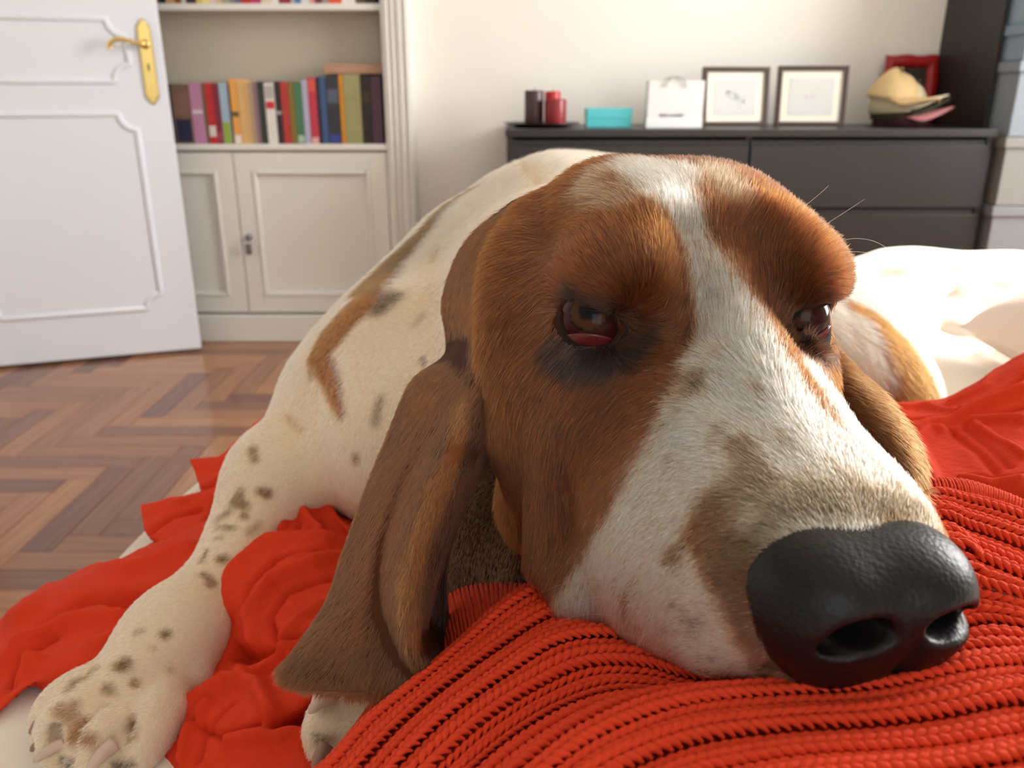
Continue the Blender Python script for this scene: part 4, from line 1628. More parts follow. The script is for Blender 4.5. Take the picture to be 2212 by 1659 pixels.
HQ, BQ, EQ, FQ = fix_out(HV - HV.mean(0), HQ), fix_out(BV - BV.mean(0), BQ), fix_out(EV - EV.mean(0), EQ), fix_out(FV - FV.mean(0), FQ)
bv = lambda V, Q: BVHTree.FromPolygons([tuple(v) for v in V], [tuple(int(i) for i in q) for q in Q])
bH, bB, bE, bF = bv(HV, HQ), bv(BV, BQ), bv(EV, EQ), bv(FV, FQ)
BODY_PAINT = [(p_, tuple(min(255, a_ * b__) for a_, b__ in zip(c_, (1.03, .93, .80))) if c_ != WH else c_, al_, s_) for p_, c_, al_, s_ in BODY_PAINT]
pH, pB, pE, pF = prep_paint(bH, HEAD_PAINT), prep_paint(bB, BODY_PAINT), prep_paint(bE, EAR_PAINT), prep_paint(bF, EAR_FAR_PAINT)
for e_ in EYES.values():
    pH.append((h2w(np.array([e_]) * .001), np.array([.0122]), np.array(srgb(*DK)[:3]), .95, .003))
BASE_H, BASE_B, BASE_E, BASE_F = BR, WH, (114, 60, 28), (150, 86, 42)
pB.append((np.array([P(1020, 1060, .50), P(1100, 1180, .44), P(1190, 1250, .40)]), np.array([.06, .06, .05]), np.array(srgb(62, 32, 14)[:3]), 1, .008))  # brown throat, darkened with the shadow between ear and cheek
cols_ = [paint(HV, BASE_H, pH), paint(BV, BASE_B, pB, False), paint(EV, BASE_E, pE), paint(FV, BASE_F, pF)]
o1, o2, o3 = len(HV), len(HV) + len(BV), len(HV) + len(BV) + len(EV)
dog = empty('dog', 'brown and white basset hound lying on the bed, head resting on the orange knitted sweater', 'dog', loc=(0, 0, 0))
me = np_mesh('body', np.vstack([HV, BV, EV, FV]), np.vstack([HQ, BQ + o1, EQ + o2, FQ + o3]))
ca = me.color_attributes.new('coat', 'FLOAT_COLOR', 'POINT')
cc = np.vstack(cols_)
ca.data.foreach_set('color', np.c_[cc * .8, np.ones(len(cc))].astype(np.float32).ravel())
body = link('body', me, M_skin, dog)

# nose leather
M_nose = mat('nose_leather', srgb(22, 18, 18), .38, noise=.25, nscale=60, spec=.24)
nt = M_nose.node_tree
bs = nt.nodes['Principled BSDF']
tc = nt.nodes.new('ShaderNodeTexCoord')
vo = nt.nodes.new('ShaderNodeTexVoronoi')
vo.inputs['Scale'].default_value = 620
nt.links.new(tc.outputs['Object'], vo.inputs['Vector'])
bp = nt.nodes.new('ShaderNodeBump')
bp.inputs['Strength'].default_value = .35
bp.inputs['Distance'].default_value = .0004
bp.invert = True
nt.links.new(vo.outputs[0], bp.inputs['Height'])
nt.links.new(bp.outputs[0], bs.inputs['Normal'])
Fn = build_nose()
NV, NQ = Fn.mesh()
NV = h2w(NV)
NQ = fix_out(NV - NV.mean(0), NQ)
link('nose', np_mesh('nose', NV, NQ), M_nose, dog)['label'] = 'dark grey moist nose with two nostrils'
del Fn

# eyes
M_eye = bpy.data.materials.new('eye')
M_eye.use_nodes = True
nt = M_eye.node_tree
b_ = nt.nodes['Principled BSDF']
at = nt.nodes.new('ShaderNodeVertexColor')
at.layer_name = 'eye'
nt.links.new(at.outputs[0], b_.inputs['Base Color'])
b_.inputs['Roughness'].default_value = .09
b_.inputs['Specular IOR Level'].default_value = .14
M_haw = mat('third_eyelid', srgb(92, 30, 32), .22, noise=.25, nscale=180, spec=.4)
for s in (1, -1):
    n = np.array(EYEN[s])
    n /= np.linalg.norm(n)
    c = h2w(np.array(EYES[s]) * .001 - n * (.0056 if s > 0 else .0082))
    nw = HEAD_R @ n
    gaze = nw + np.array([0.10, 0, .55])
    if s < 0:
        gaze = (CAM - c) / np.linalg.norm(CAM - c) + np.array([-.15, 0, .30])
    gaze /= np.linalg.norm(gaze)
    bm = bmesh.new()
    bmesh.ops.create_uvsphere(bm, u_segments=64, v_segments=40, radius=.0126)
    me = bpy.data.meshes.new('eye')
    bm.to_mesh(me)
    bm.free()
    co = np.zeros(len(me.vertices) * 3)
    me.vertices.foreach_get('co', co)
    co = co.reshape(-1, 3)
    ang = np.degrees(np.arccos(np.clip((co @ gaze) / .0126, -1, 1)))
    C = np.tile(srgb(54, 19, 17)[:3], (len(co), 1))
    C[ang < 36] = srgb(20, 12, 10)[:3]
    C[ang < 32] = srgb(66, 36, 18)[:3]
    C[ang < 17] = (.004, .004, .004)
    a_ = me.color_attributes.new('eye', 'FLOAT_COLOR', 'POINT')
    a_.data.foreach_set('color', np.c_[C, np.ones(len(C))].astype(np.float32).ravel())
    e = link('eye', me, M_eye, dog, True)
    e.location = c
    # haw: pink third eyelid, a cap a little proud of the ball over its lower part
    low = nw * .50 + np.array([.04, 0, -.86])
    low /= np.linalg.norm(low)
    bm = bmesh.new()
    bmesh.ops.create_uvsphere(bm, u_segments=64, v_segments=48, radius=.0130)
    rot = Vector((0, 0, 1)).rotation_difference(Vector(low)).to_matrix()
    kill = [v for v in bm.verts if v.co.z < .0130 * math.cos(math.radians(53))]
    bmesh.ops.delete(bm, geom=kill, context='VERTS')
    bmesh.ops.rotate(bm, verts=bm.verts, cent=(0, 0, 0), matrix=rot)
    hw_ = bm_obj('third_eyelid', bm, M_haw, e, True)
    sm = hw_.modifiers.new('thick', 'SOLIDIFY')
    sm.thickness = .0007
    hw_['label'] = 'drooping pink inner eyelid'

# claws
M_claw = mat('claw_horn', srgb(150, 112, 96), .4, noise=.2, nscale=80, spec=.5)
M_claw2 = mat('pale_claw_horn', srgb(206, 176, 158), .4, noise=.15, nscale=80)
for i, (pts, m, r0) in enumerate([
        ([(112, 1530, .432), (88, 1555, .426), (64, 1585, .424)], M_claw, .0034),
        ([(108, 1600, .424), (85, 1608, .420), (66, 1622, .419)], M_claw, .0034),
        ([(135, 1608, .412), (105, 1622, .408), (74, 1645, .407)], M_claw2, .0034),
        ([(245, 1608, .402), (215, 1635, .396), (190, 1668, .394)], M_claw2, .0040),
        ([(722, 1495, .376), (694, 1512, .373), (668, 1540, .372)], M_claw2, .0040),
        ([(706, 1606, .368), (692, 1630, .366), (676, 1660, .366)], M_claw, .0036)]):
    cp = crom([P(*q) for q in pts], 12)
    tube('claw', cp, np.interp(np.linspace(0, 1, 12), [0, .6, .9, 1], [r0, r0 * .8, r0 * .5, r0 * .2]), m, dog, 10)

# fur
fH, fB, fE, fF = prep_flow(bH, HEAD_FLOW), prep_flow(bB, BODY_FLOW), prep_flow(bE, EAR_FLOW), prep_flow(bF, FAR_FLOW)
eyes_l = [np.array(e_) * .001 for e_ in EYES.values()]


def keep_head(c):
    q = w2h(c)
    k = np.ones(len(q))
    for e in eyes_l:
        k *= np.linalg.norm((q - e) / np.array([.0125, .018, .0072] if e[0] > 0 else [.0150, .022, .0100]), axis=1) > 1
    # none under the nose leather
    k *= ~((np.abs(q[:, 0] + .003) < .028) & (q[:, 1] > .112) & (q[:, 2] < -.032) & (q[:, 2] > -.064))
    return k


def len_head(X):
    q = w2h(X)
    return np.interp(q[:, 1], [-.12, -.02, .05, .11], [.0100, .0085, .0060, .0034])


X, N_ = rand_hair(HV, HQ, .30, keep_head)
parts = [fur(X, N_, BASE_H, pH, fH, len_head, .26, .00010)]
X, N_ = rand_hair(EV, EQ, .20)
parts.append(fur(X, N_, BASE_E, pE, fE, .0065, .10, .00009, tone=.2, dark=.08, goldp=.05))
X, N_ = rand_hair(FV, FQ, .20)
parts.append(fur(X, N_, BASE_F, pF, fF, .0075, .2, .00009))


def len_body(X):
    dep = (X - CAM) @ FWD
    return np.interp(dep, [.40, .50, .60, .68, .75], [.0035, .004, .005, .012, .015])


X, N_ = rand_hair(BV, BQ, .15)
parts.append(fur(X, N_, BASE_B, pB, fB, len_body, .16, .00014, tone=.07, dark=.0, jit=.0010, deep=False))
hair_object('fur', parts, M_fur, dog)

# whiskers and brow bristles
wk = []
for a, b_, c in [((1790, 470), (1830, 455), (1868, 430)), ((1805, 520), (1870, 515), (1930, 545)), ((1812, 545), (1870, 545), (1925, 562)), ((1745, 440), (1775, 415), (1790, 400)),
                 ((1350, 1270), (1250, 1255), (1170, 1280)), ((1380, 1300), (1270, 1290), (1200, 1330)), ((1640, 1400), (1600, 1440), (1580, 1470)), ((1330, 1330), (1240, 1330), (1180, 1370)), ((1420, 1330), (1380, 1390), (1370, 1420))]:
    p0, d0 = cast(bH, *a)
    ps = crom([p0, P(b_[0], b_[1], d0 - .012), P(c[0], c[1], d0 - .008)], 4)
    wk.append(ps)
wk = np.array(wk)
hair_object('whiskers', [(wk, np.tile(np.array([1, .8, .5, .15]) * .00008, (len(wk), 1)), np.tile(np.array([.55, .40, .25]), (len(wk), 1)))], M_fur, dog)

# ------------------------------------------------------------------ bed, duvet, pillow
M_sheet = mat('white_duvet', srgb(238, 228, 212), .8, noise=.02, nscale=6, bump=.12, bscale=260, sheen=.2)
M_wood = mat('bed_base_cloth', srgb(202, 190, 158), .8, noise=.05, nscale=30, bump=.2, bscale=200)
BL, BRT, BN, BFAR = -.288, 1.55, -1.2, 1.72
bed = empty('bed', 'bed with cream base under the white duvet', 'bed')
box('bed_base', (BL + .03, BN, .10), (BRT - .02, BFAR - .03, .34), M_wood, bed, .015)
box('mattress', (BL + .012, BN, .34), (BRT - .01, BFAR - .012, .555), mat('mattress_ticking', srgb(222, 212, 186), .8, noise=.03), bed, .03)


def skew(x, y):
    return x + .13 * (y - .7) * np.clip((BRT - x) / (BRT - BL), 0, 1)


for o_ in bed.children:
    for v_ in o_.data.vertices:
        v_.co.x = skew(v_.co.x, v_.co.y)
for x in (BL + .1, BRT - .1):
    for y in (BN + .1, BFAR - .12):
        lathe('leg', [(0, 0), (.025, 0), (.03, .1), (0, .1)], M_dark, bed, 16, loc=(x, y, 0))


def grid_mesh(name, V, m, parent, thick=0, smooth=True):
    nu, nv = V.shape[:2]
    i, j = np.meshgrid(np.arange(nu - 1), np.arange(nv - 1), indexing='ij')
    a = (i * nv + j).ravel()
    Q = np.stack([a, a + nv, a + nv + 1, a + 1], 1)
    o = link(name, np_mesh(name, V.reshape(-1, 3), Q), m, parent)
    if thick:
        s = o.modifiers.new('thick', 'SOLIDIFY')
        s.thickness = thick
        s.offset = 0
    return o


def ridge(D, X, Y, pts, w, amp):
    """raise or sink a fold along a polyline in plan"""
    best = np.full(X.shape, 9.0)
    for a, b in zip(pts, pts[1:]):
        a, b = np.array(a), np.array(b)
        ab = b - a
        t = np.clip(((X - a[0]) * ab[0] + (Y - a[1]) * ab[1]) / (ab @ ab), 0, 1)
        best = np.minimum(best, np.hypot(X - a[0] - t * ab[0], Y - a[1] - t * ab[1]))
    D += amp * np.exp(-(best / w) ** 2)


nx, ny = 300, 330
u = np.linspace(0, 1, nx)
v = np.linspace(0, 1, ny)
U, Vv = np.meshgrid(u, v, indexing='ij')
# lies over the top and hangs over the left, right and far edges
over = .13
sx = -over + U * (BRT - BL + 2 * over)
sy = Vv * (BFAR - BN + over)
W_, H_ = BRT - BL, BFAR - BN
def fold_edge(s_, L_):
    x = np.clip(s_, 0, L_)
    dz = np.where(s_ < 0, s_, 0) + np.where(s_ > L_, L_ - s_, 0)
    return x, dz
gx, dzx = fold_edge(sx, W_)
gy, dzy = fold_edge(sy, H_)
Xg, Yg = BL + gx, BN + gy
Zg = np.full(Xg.shape, .592)
Zg += .006 * np.sin(Xg * 9 + 2 * np.sin(Yg * 4)) + .005 * np.sin(Yg * 13 + Xg * 5) + .003 * np.sin(Xg * 31 + Yg * 17)
qpt = lambda x, y, z=.6: tuple(on_z(x, y, z)[:2])
for pts, w, amp in [([(2212, 700), (2080, 640), (1960, 600), (1850, 575)], .035, .016), ([(2212, 610), (2110, 620), (2030, 640)], .02, .012), ([(2140, 780), (2040, 700), (1960, 660)], .022, .012),
                    ([(2212, 570), (2000, 566), (1850, 560)], .06, .018), ([(2160, 790), (2090, 740), (2050, 720), (1990, 700)], .012, -.008), ([(2212, 650), (2130, 625), (2090, 600)], .015, -.010),
                    ([(100, 1500), (60, 1560), (20, 1659)], .03, .010), ([(0, 1560), (120, 1500)], .012, .004)]:
    ridge(Zg, Xg, Yg, [qpt(*p) for p in pts], w, amp)
edge = np.minimum(np.minimum(gx, W_ - gx), H_ - gy)
Zg -= .026 * np.exp(-(edge / .022) ** 2) * (edge < .1)
Zg += dzx + dzy
puff = .008 * (1 + .5 * np.sin(Yg * 11)) * np.clip(-dzx / .05, 0, 1)
Xg = np.where(sx < 0, Xg - .012 - puff, np.where(sx > W_, Xg + .012 + puff, Xg))
Yg = np.where(sy > H_, Yg + .012 + .012 * np.sin(Xg * 14) * np.clip(-dzy / .05, 0, 1), Yg)
Xg = skew(Xg, Yg)
duvet = grid_mesh('duvet', np.stack([Xg, Yg, Zg], -1), M_sheet, None, .012)
tag(duvet, 'white rumpled duvet spread over the bed under the dog', 'duvet')

# pillow at the right edge
pc = P(2890, 930, .80)
nu_, nv_ = 60, 40
a_ = np.linspace(-1, 1, nu_)
b2 = np.linspace(-1, 1, nv_)
A_, B_ = np.meshgrid(a_, b2, indexing='ij')
prof_ = np.clip((1 - np.abs(A_) ** 3) * (1 - np.abs(B_) ** 3), 0, 1) ** .5
px_ = A_ * .20 * (1 - .06 * B_ ** 2)
py_ = B_ * .27 * (1 - .06 * A_ ** 2)
wr = .004 * np.sin(A_ * 9 + B_ * 5) * prof_
top_ = np.stack([px_, py_, prof_ * .075 + wr], -1)
bot_ = np.stack([px_, py_, -prof_ * .055], -1)
VP = np.vstack([top_.reshape(-1, 3), bot_.reshape(-1, 3)])
i_, j_ = np.meshgrid(np.arange(nu_ - 1), np.arange(nv_ - 1), indexing='ij')
q_ = (i_ * nv_ + j_).ravel()
Q1 = np.stack([q_, q_ + nv_, q_ + nv_ + 1, q_ + 1], 1)
pl = link('pillow', np_mesh('pillow', VP, np.vstack([Q1, Q1[:, ::-1] + nu_ * nv_])), mat('pinkish_pillowcase', srgb(232, 214, 204), .8, bump=.1, bscale=200))
pl.location = (pc[0], pc[1] + .06, .668)
pl.rotation_euler = (0, math.radians(-8), math.radians(12))
tag(pl, 'pinkish white pillow at the edge of the bed beyond the orange shawl', 'pillow')

# ------------------------------------------------------------------ orange red shawl
M_shawl = mat('orange_red_cotton', srgb(214, 56, 22), .8, noise=.07, nscale=40, bump=.3, bscale=420, spec=.2, stretch=(1, 1, 1))
shawl = empty('shawl', 'thin orange-red shawl bunched in folds under the dog', 'shawl')


def proj(Vx):
    q = Vx - CAM
    d = q @ FWD
    return np.stack([1106 + FPX * q[..., 0] / d, 829.5 - FPX * (q @ UPV) / d], -1)


def skirt(B, sides, zt, m, parent, name, out=.02):
    """the cloth falls from the given edges of a grid down to the bed"""
    c0 = B.reshape(-1, 3).mean(0)
    for s_ in sides:
        e = {'u0': B[0], 'u1': B[-1], 'v0': B[:, 0], 'v1': B[:, -1]}[s_]
        d = e - c0
        d[:, 2] = 0
        d /= np.linalg.norm(d, axis=1)[:, None] + 1e-9
        rows_ = []
        for k in np.linspace(0, 1, 9):
            q = e + d * (out * math.sin(k * math.pi / 2) + .004 * k * np.sin(np.arange(len(e)) * .35))[:, None]
            q[:, 2] = e[:, 2] * (1 - k ** 1.3) + np.minimum(zt, e[:, 2]) * k ** 1.3
            rows_.append(q)
        grid_mesh(name, np.stack(rows_), m, parent, .0015)


def cloth(rows, folds, nu, nv, name='cloth', rough=.0012, thick=.0016, seed=0, jitter=0.0, fall=()):
    G = np.array([[P(*q) for q in r] for r in rows])
    A = np.stack([crom(G[:, c], nu) for c in range(G.shape[1])], 1)
    B = np.stack([crom(A[i], nv) for i in range(nu)], 0)
    du, dv2 = np.gradient(B, axis=0), np.gradient(B, axis=1)
    N = np.cross(du, dv2)
    N /= np.linalg.norm(N, axis=2)[..., None] + 1e-12
    if (N * (CAM - B)).sum() < 0:
        N = -N
    px = proj(B)
    off = np.zeros(B.shape[:2])
    for pts, w, amp in folds:
        c3 = []
        for x, y in pts:
            k = np.argmin(((px - np.array([x, y])) ** 2).sum(-1))
            c3.append(B.reshape(-1, 3)[k])
        best = np.full(off.shape, 9.0)
        for a, b in zip(c3, c3[1:]):
            ab = b - a
            t = np.clip(((B - a) @ ab) / (ab @ ab + 1e-12), 0, 1)
            best = np.minimum(best, np.linalg.norm(B - a - t[..., None] * ab, axis=-1))
        s = w * np.linalg.norm(c3[0] - CAM) / FPX
        off += amp * .001 * np.exp(-(best / s) ** 2)
    off += rough * fbm(B.reshape(-1, 3), 110, 21 + seed).reshape(off.shape)
    off += rough * .35 * fbm(B.reshape(-1, 3), 420, 31 + seed).reshape(off.shape)
    B = B + N * off[..., None]
    if fall:
        skirt(B, fall, .597, M_shawl, shawl, 'hanging_edge', .006)
    return grid_mesh(name, B, M_shawl, shawl, thick)


cloth([
    [(-80, 1500, .60), (0, 1400, .62), (70, 1340, .64), (160, 1280, .66), (255, 1240, .67), (350, 1190, .68), (440, 1150, .68), (540, 1100, .67)],
    [(-80, 1440, .54), (0, 1367, .555), (60, 1305, .575), (150, 1252, .595), (250, 1214, .61), (350, 1165, .63), (440, 1130, .64), (540, 1080, .64)],
    [(-80, 1470, .50), (10, 1400, .515), (80, 1345, .53), (170, 1300, .545), (270, 1262, .56), (370, 1225, .575), (450, 1190, .58), (540, 1150, .58)],
    [(-80, 1520, .485), (10, 1450, .495), (90, 1395, .505), (180, 1345, .52), (280, 1320, .53), (380, 1290, .54), (450, 1260, .545), (540, 1220, .55)],
    [(-80, 1580, .46), (0, 1500, .465), (70, 1450, .475), (150, 1420, .48), (250, 1400, .488), (350, 1370, .50), (430, 1330, .51), (520, 1290, .52)],
    [(-80, 1625, .445), (0, 1532, .45), (60, 1483, .462), (125, 1465, .468), (200, 1480, .466), (300, 1450, .472), (400, 1400, .487), (500, 1360, .50)],
    [(-80, 1620, .46), (0, 1527, .468), (60, 1480, .476), (130, 1490, .475), (200, 1500, .474), (300, 1490, .475), (400, 1440, .487), (500, 1400, .50)],
], [([(0, 1395), (60, 1330), (150, 1275), (280, 1235), (400, 1190)], 22, 8), ([(110, 1345), (170, 1300), (240, 1285), (330, 1290), (380, 1310)], 20, -13),
    ([(0, 1460), (50, 1395), (140, 1352), (260, 1340)], 16, 8), ([(20, 1490), (50, 1430), (110, 1385)], 12, -8), ([(60, 1400), (70, 1440), (130, 1480)], 12, 6),
    ([(200, 1400), (280, 1370), (340, 1340)], 18, 6), ([(240, 1300), (280, 1320), (300, 1350)], 9, -6), ([(0, 1510), (50, 1460), (90, 1430)], 10, 5)], 200, 260, seed=1)
cloth([
    [(320, 1110, .71), (370, 1100, .71), (440, 1085, .71), (530, 1070, .70)],
    [(306, 1092, .675), (370, 1078, .68), (440, 1062, .685), (530, 1040, .69)],
    [(308, 1120, .655), (370, 1115, .655), (440, 1110, .66), (530, 1090, .66)],
    [(318, 1156, .635), (370, 1170, .62), (440, 1155, .62), (530, 1140, .62)],
    [(340, 1172, .635), (380, 1190, .63), (440, 1180, .63), (530, 1170, .63)],
], [([(330, 1150), (370, 1118), (430, 1100)], 8, -7), ([(330, 1105), (390, 1088), (450, 1080)], 10, 4), ([(450, 1170), (450, 1120), (470, 1080)], 9, -8)], 90, 110, seed=2)
cloth([
    [(425, 1020, .77), (455, 1010, .78), (485, 1010, .79), (515, 980, .81), (560, 935, .86), (650, 880, .88)],
    [(410, 994, .745), (450, 990, .755), (480, 985, .76), (510, 955, .79), (552, 915, .83), (650, 850, .85)],
    [(422, 1020, .73), (455, 1025, .73), (500, 1010, .74), (530, 990, .76), (570, 960, .78), (650, 930, .78)],
    [(434, 1058, .70), (446, 1062, .70), (480, 1050, .705), (530, 1040, .71), (570, 1020, .72), (650, 1000, .72)],
    [(446, 1085, .69), (460, 1090, .69), (490, 1090, .69), (530, 1090, .69), (570, 1080, .69), (650, 1050, .69)],
], [([(450, 1052), (480, 1030), (520, 1030)], 9, -9), ([(425, 1010), (470, 1000), (510, 990)], 9, 3)], 90, 110, seed=3)
cloth([
    [(620, 1150, .66), (640, 1100, .66), (660, 1085, .67), (690, 1095, .66), (730, 1130, .65), (800, 1160, .64)],
    [(600, 1130, .60), (625, 1085, .605), (655, 1062, .61), (690, 1072, .605), (730, 1110, .59), (790, 1150, .57)],
    [(570, 1160, .57), (600, 1150, .565), (650, 1140, .56), (700, 1150, .555), (750, 1180, .55), (810, 1210, .53)],
    [(510, 1215, .545), (550, 1200, .53), (620, 1195, .52), (690, 1205, .51), (750, 1230, .505), (820, 1270, .49)],
    [(450, 1290, .535), (530, 1290, .50), (600, 1285, .49), (680, 1290, .48), (740, 1310, .47), (830, 1340, .455)],
    [(440, 1380, .52), (550, 1380, .475), (610, 1375, .46), (680, 1380, .45), (740, 1400, .44), (840, 1430, .42)],
    [(380, 1500, .485), (530, 1470, .45), (600, 1460, .44), (660, 1470, .425), (720, 1490, .425), (850, 1520, .415)],
    [(290, 1590, .45), (420, 1570, .425), (520, 1560, .415), (600, 1560, .41), (680, 1580, .41), (800, 1600, .40)],
    [(270, 1660, .43), (400, 1680, .405), (500, 1670, .395), (600, 1665, .39), (690, 1670, .385), (800, 1700, .375)],
    [(250, 1760, .40), (380, 1770, .39), (500, 1760, .375), (600, 1760, .37), (700, 1760, .365), (800, 1790, .355)],
], [([(640, 1075), (625, 1115), (612, 1150)], 8, 6), ([(655, 1066), (660, 1120), (690, 1155)], 8, 7), ([(690, 1075), (715, 1120), (760, 1155)], 9, 6), ([(645, 1090), (645, 1140)], 6, -6), ([(680, 1085), (700, 1140)], 6, -7),
    ([(500, 1310), (512, 1240), (580, 1180), (700, 1172), (770, 1190)], 20, 8), ([(525, 1330), (535, 1270), (600, 1205), (700, 1190)], 9, -7),
    ([(560, 1400), (548, 1330), (590, 1260), (680, 1225), (770, 1220)], 18, 9), ([(600, 1400), (585, 1340), (620, 1280), (720, 1250)], 9, -6),
    ([(500, 1405), (560, 1425), (610, 1405), (680, 1375), (760, 1340)], 14, -13), ([(600, 1400), (650, 1340), (720, 1300)], 14, 5),
    ([(545, 1470), (590, 1440), (650, 1400), (740, 1370)], 14, 8), ([(360, 1600), (420, 1530), (500, 1480), (560, 1490), (590, 1540)], 16, 9),
    ([(600, 1575), (660, 1550), (700, 1520)], 12, -14), ([(430, 1640), (445, 1570), (500, 1520)], 10, -5), ([(400, 1640), (410, 1580), (450, 1530)], 9, 6),
    ([(500, 1600), (600, 1590), (700, 1600)], 14, 7), ([(620, 1480), (640, 1420), (620, 1400)], 9, 5), ([(420, 1560), (480, 1590), (560, 1570)], 9, -5)], 330, 240, seed=4, rough=.0016)
cloth([
    [(1850, 930, .72), (1915, 900, .73), (1980, 895, .73), (2040, 890, .72), (2120, 850, .72), (2212, 800, .71), (2350, 730, .70)],
    [(1850, 890, .66), (1915, 874, .66), (1980, 868, .66), (2040, 862, .65), (2120, 820, .64), (2212, 765, .62), (2350, 700, .60)],
    [(1850, 920, .60), (1915, 905, .60), (1980, 905, .59), (2050, 895, .585), (2130, 865, .57), (2212, 830, .56), (2350, 790, .54)],
    [(1860, 960, .55), (1930, 950, .55), (2000, 945, .54), (2060, 940, .53), (2140, 920, .52), (2212, 905, .51), (2350, 880, .49)],
    [(1880, 1010, .50), (1950, 1000, .50), (2010, 1000, .49), (2070, 1000, .48), (2140, 990, .47), (2212, 985, .46), (2350, 970, .45)],
    [(1900, 1060, .47), (1960, 1060, .46), (2020, 1060, .455), (2080, 1060, .445), (2140, 1060, .44), (2212, 1060, .43), (2350, 1060, .41)],
    [(1900, 1130, .48), (1960, 1130, .47), (2020, 1130, .465), (2080, 1130, .455), (2140, 1140, .45), (2212, 1150, .44), (2350, 1150, .42)],
], [([(1920, 884), (2000, 880), (2090, 888)], 10, 4), ([(1950, 905), (2040, 902), (2090, 890)], 8, -6), ([(2212, 790), (2130, 840), (2060, 872)], 12, 4), ([(2212, 812), (2140, 860), (2080, 885)], 8, -6),
    ([(2212, 850), (2110, 895), (2010, 928), (1950, 948)], 14, 8), ([(2212, 915), (2100, 918), (2010, 940), (1960, 965)], 12, 6), ([(2212, 880), (2120, 905), (2060, 930)], 8, -7),
    ([(2050, 930), (2100, 965), (2150, 1020)], 8, -4), ([(2080, 925), (2130, 960), (2180, 1010)], 7, -3), ([(2110, 925), (2160, 955), (2212, 990)], 6, 4), ([(1980, 960), (2000, 1000), (2020, 1050)], 10, 6), ([(2212, 1050), (2140, 1058), (2080, 1050)], 12, 8), ([(2212, 1030), (2150, 1036), (2100, 1030)], 8, -7)], 200, 220, seed=5, fall=('u0', 'u1', 'v0', 'v1'))
cloth([
    [(826, 1480, .345), (848, 1480, .335), (862, 1482, .330), (885, 1490, .338)],
    [(775, 1560, .322), (800, 1565, .312), (820, 1570, .308), (845, 1580, .318)],
    [(715, 1640, .305), (742, 1650, .295), (764, 1655, .290), (790, 1665, .30)],
    [(660, 1730, .29), (690, 1740, .28), (710, 1745, .275), (740, 1755, .285)],
], [([(848, 1485), (795, 1565), (740, 1650)], 10, 2)], 80, 30, seed=6, rough=.0006)

# ------------------------------------------------------------------ knitted sweater
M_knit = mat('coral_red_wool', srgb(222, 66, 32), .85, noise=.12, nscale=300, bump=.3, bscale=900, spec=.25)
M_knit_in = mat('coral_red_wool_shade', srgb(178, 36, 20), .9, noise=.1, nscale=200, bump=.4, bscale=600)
sweater = empty('sweater', 'coral red ribbed knitted sweater the dog rests its chin on', 'sweater')
RAILS = [
    [(560, 1760, .30), (660, 1690, .31), (760, 1600, .33), (870, 1520, .345), (980, 1440, .36), (1070, 1370, .372), (1170, 1320, .38), (1350, 1260, .40), (1700, 1200, .42), (1985, 1140, .42), (2087, 1140, .41), (2212, 1170, .39), (2350, 1230, .37)],
    [(640, 1720, .265), (720, 1659, .275), (800, 1570, .292), (900, 1488, .308), (1000, 1400, .327), (1080, 1325, .338), (1160, 1275, .345), (1350, 1210, .36), (1700, 1130, .385), (1985, 1075, .385), (2087, 1085, .378), (2212, 1122, .36), (2350, 1190, .345)],
    [(720, 1740, .255), (790, 1659, .265), (870, 1575, .28), (970, 1490, .297), (1080, 1410, .312), (1180, 1345, .322), (1260, 1320, .325), (1420, 1270, .33), (1740, 1200, .345), (2010, 1130, .352), (2090, 1150, .345), (2212, 1195, .33), (2350, 1270, .318)],
    [(800, 1740, .25), (870, 1659, .258), (960, 1570, .271), (1080, 1480, .287), (1190, 1405, .300), (1290, 1385, .303), (1400, 1410, .298), (1550, 1420, .29), (1800, 1300, .30), (2040, 1190, .318), (2100, 1215, .312), (2212, 1265, .30), (2350, 1330, .29)],
    [(880, 1740, .243), (960, 1659, .249), (1060, 1570, .262), (1170, 1500, .274), (1280, 1455, .281), (1400, 1455, .280), (1500, 1480, .272), (1650, 1490, .264), (1850, 1400, .27), (2075, 1290, .285), (2130, 1290, .283), (2212, 1310, .277), (2350, 1350, .27)],
    [(980, 1740, .239), (1060, 1659, .246), (1150, 1590, .256), (1260, 1530, .266), (1370, 1505, .270), (1480, 1510, .267), (1600, 1515, .260), (1750, 1510, .254), (1900, 1490, .253), (2060, 1400, .264), (2130, 1370, .267), (2212, 1375, .264), (2350, 1400, .258)],
    [(1060, 1780, .220), (1150, 1700, .223), (1250, 1620, .234), (1350, 1565, .243), (1450, 1535, .247), (1560, 1520, .247), (1680, 1512, .244), (1800, 1508, .241), (1920, 1495, .240), (2050, 1455, .243), (2130, 1440, .246), (2212, 1440, .247), (2350, 1460, .24)],
    [(1100, 1850, .205), (1200, 1760, .209), (1320, 1680, .215), (1430, 1630, .222), (1530, 1600, .226), (1640, 1585, .227), (1750, 1575, .226), (1860, 1570, .224), (1960, 1560, .223), (2060, 1545, .223), (2130, 1530, .224), (2212, 1520, .225), (2350, 1530, .22)],
    [(1120, 1950, .190), (1250, 1850, .195), (1400, 1760, .20), (1500, 1710, .204), (1600, 1690, .206), (1700, 1670, .207), (1800, 1660, .207), (1900, 1655, .206), (2000, 1650, .205), (2080, 1640, .205), (2140, 1630, .205), (2212, 1620, .206), (2350, 1620, .20)],
    [(1100, 2050, .175), (1250, 1960, .18), (1400, 1880, .184), (1500, 1830, .187), (1600, 1810, .188), (1700, 1790, .189), (1800, 1780, .189), (1900, 1770, .188), (2000, 1765, .187), (2080, 1755, .187), (2140, 1745, .187), (2212, 1735, .188), (2350, 1730, .182)],
]
RG = np.array([[P(*q) for q in r] for r in RAILS])
NS, NT = 420, 260
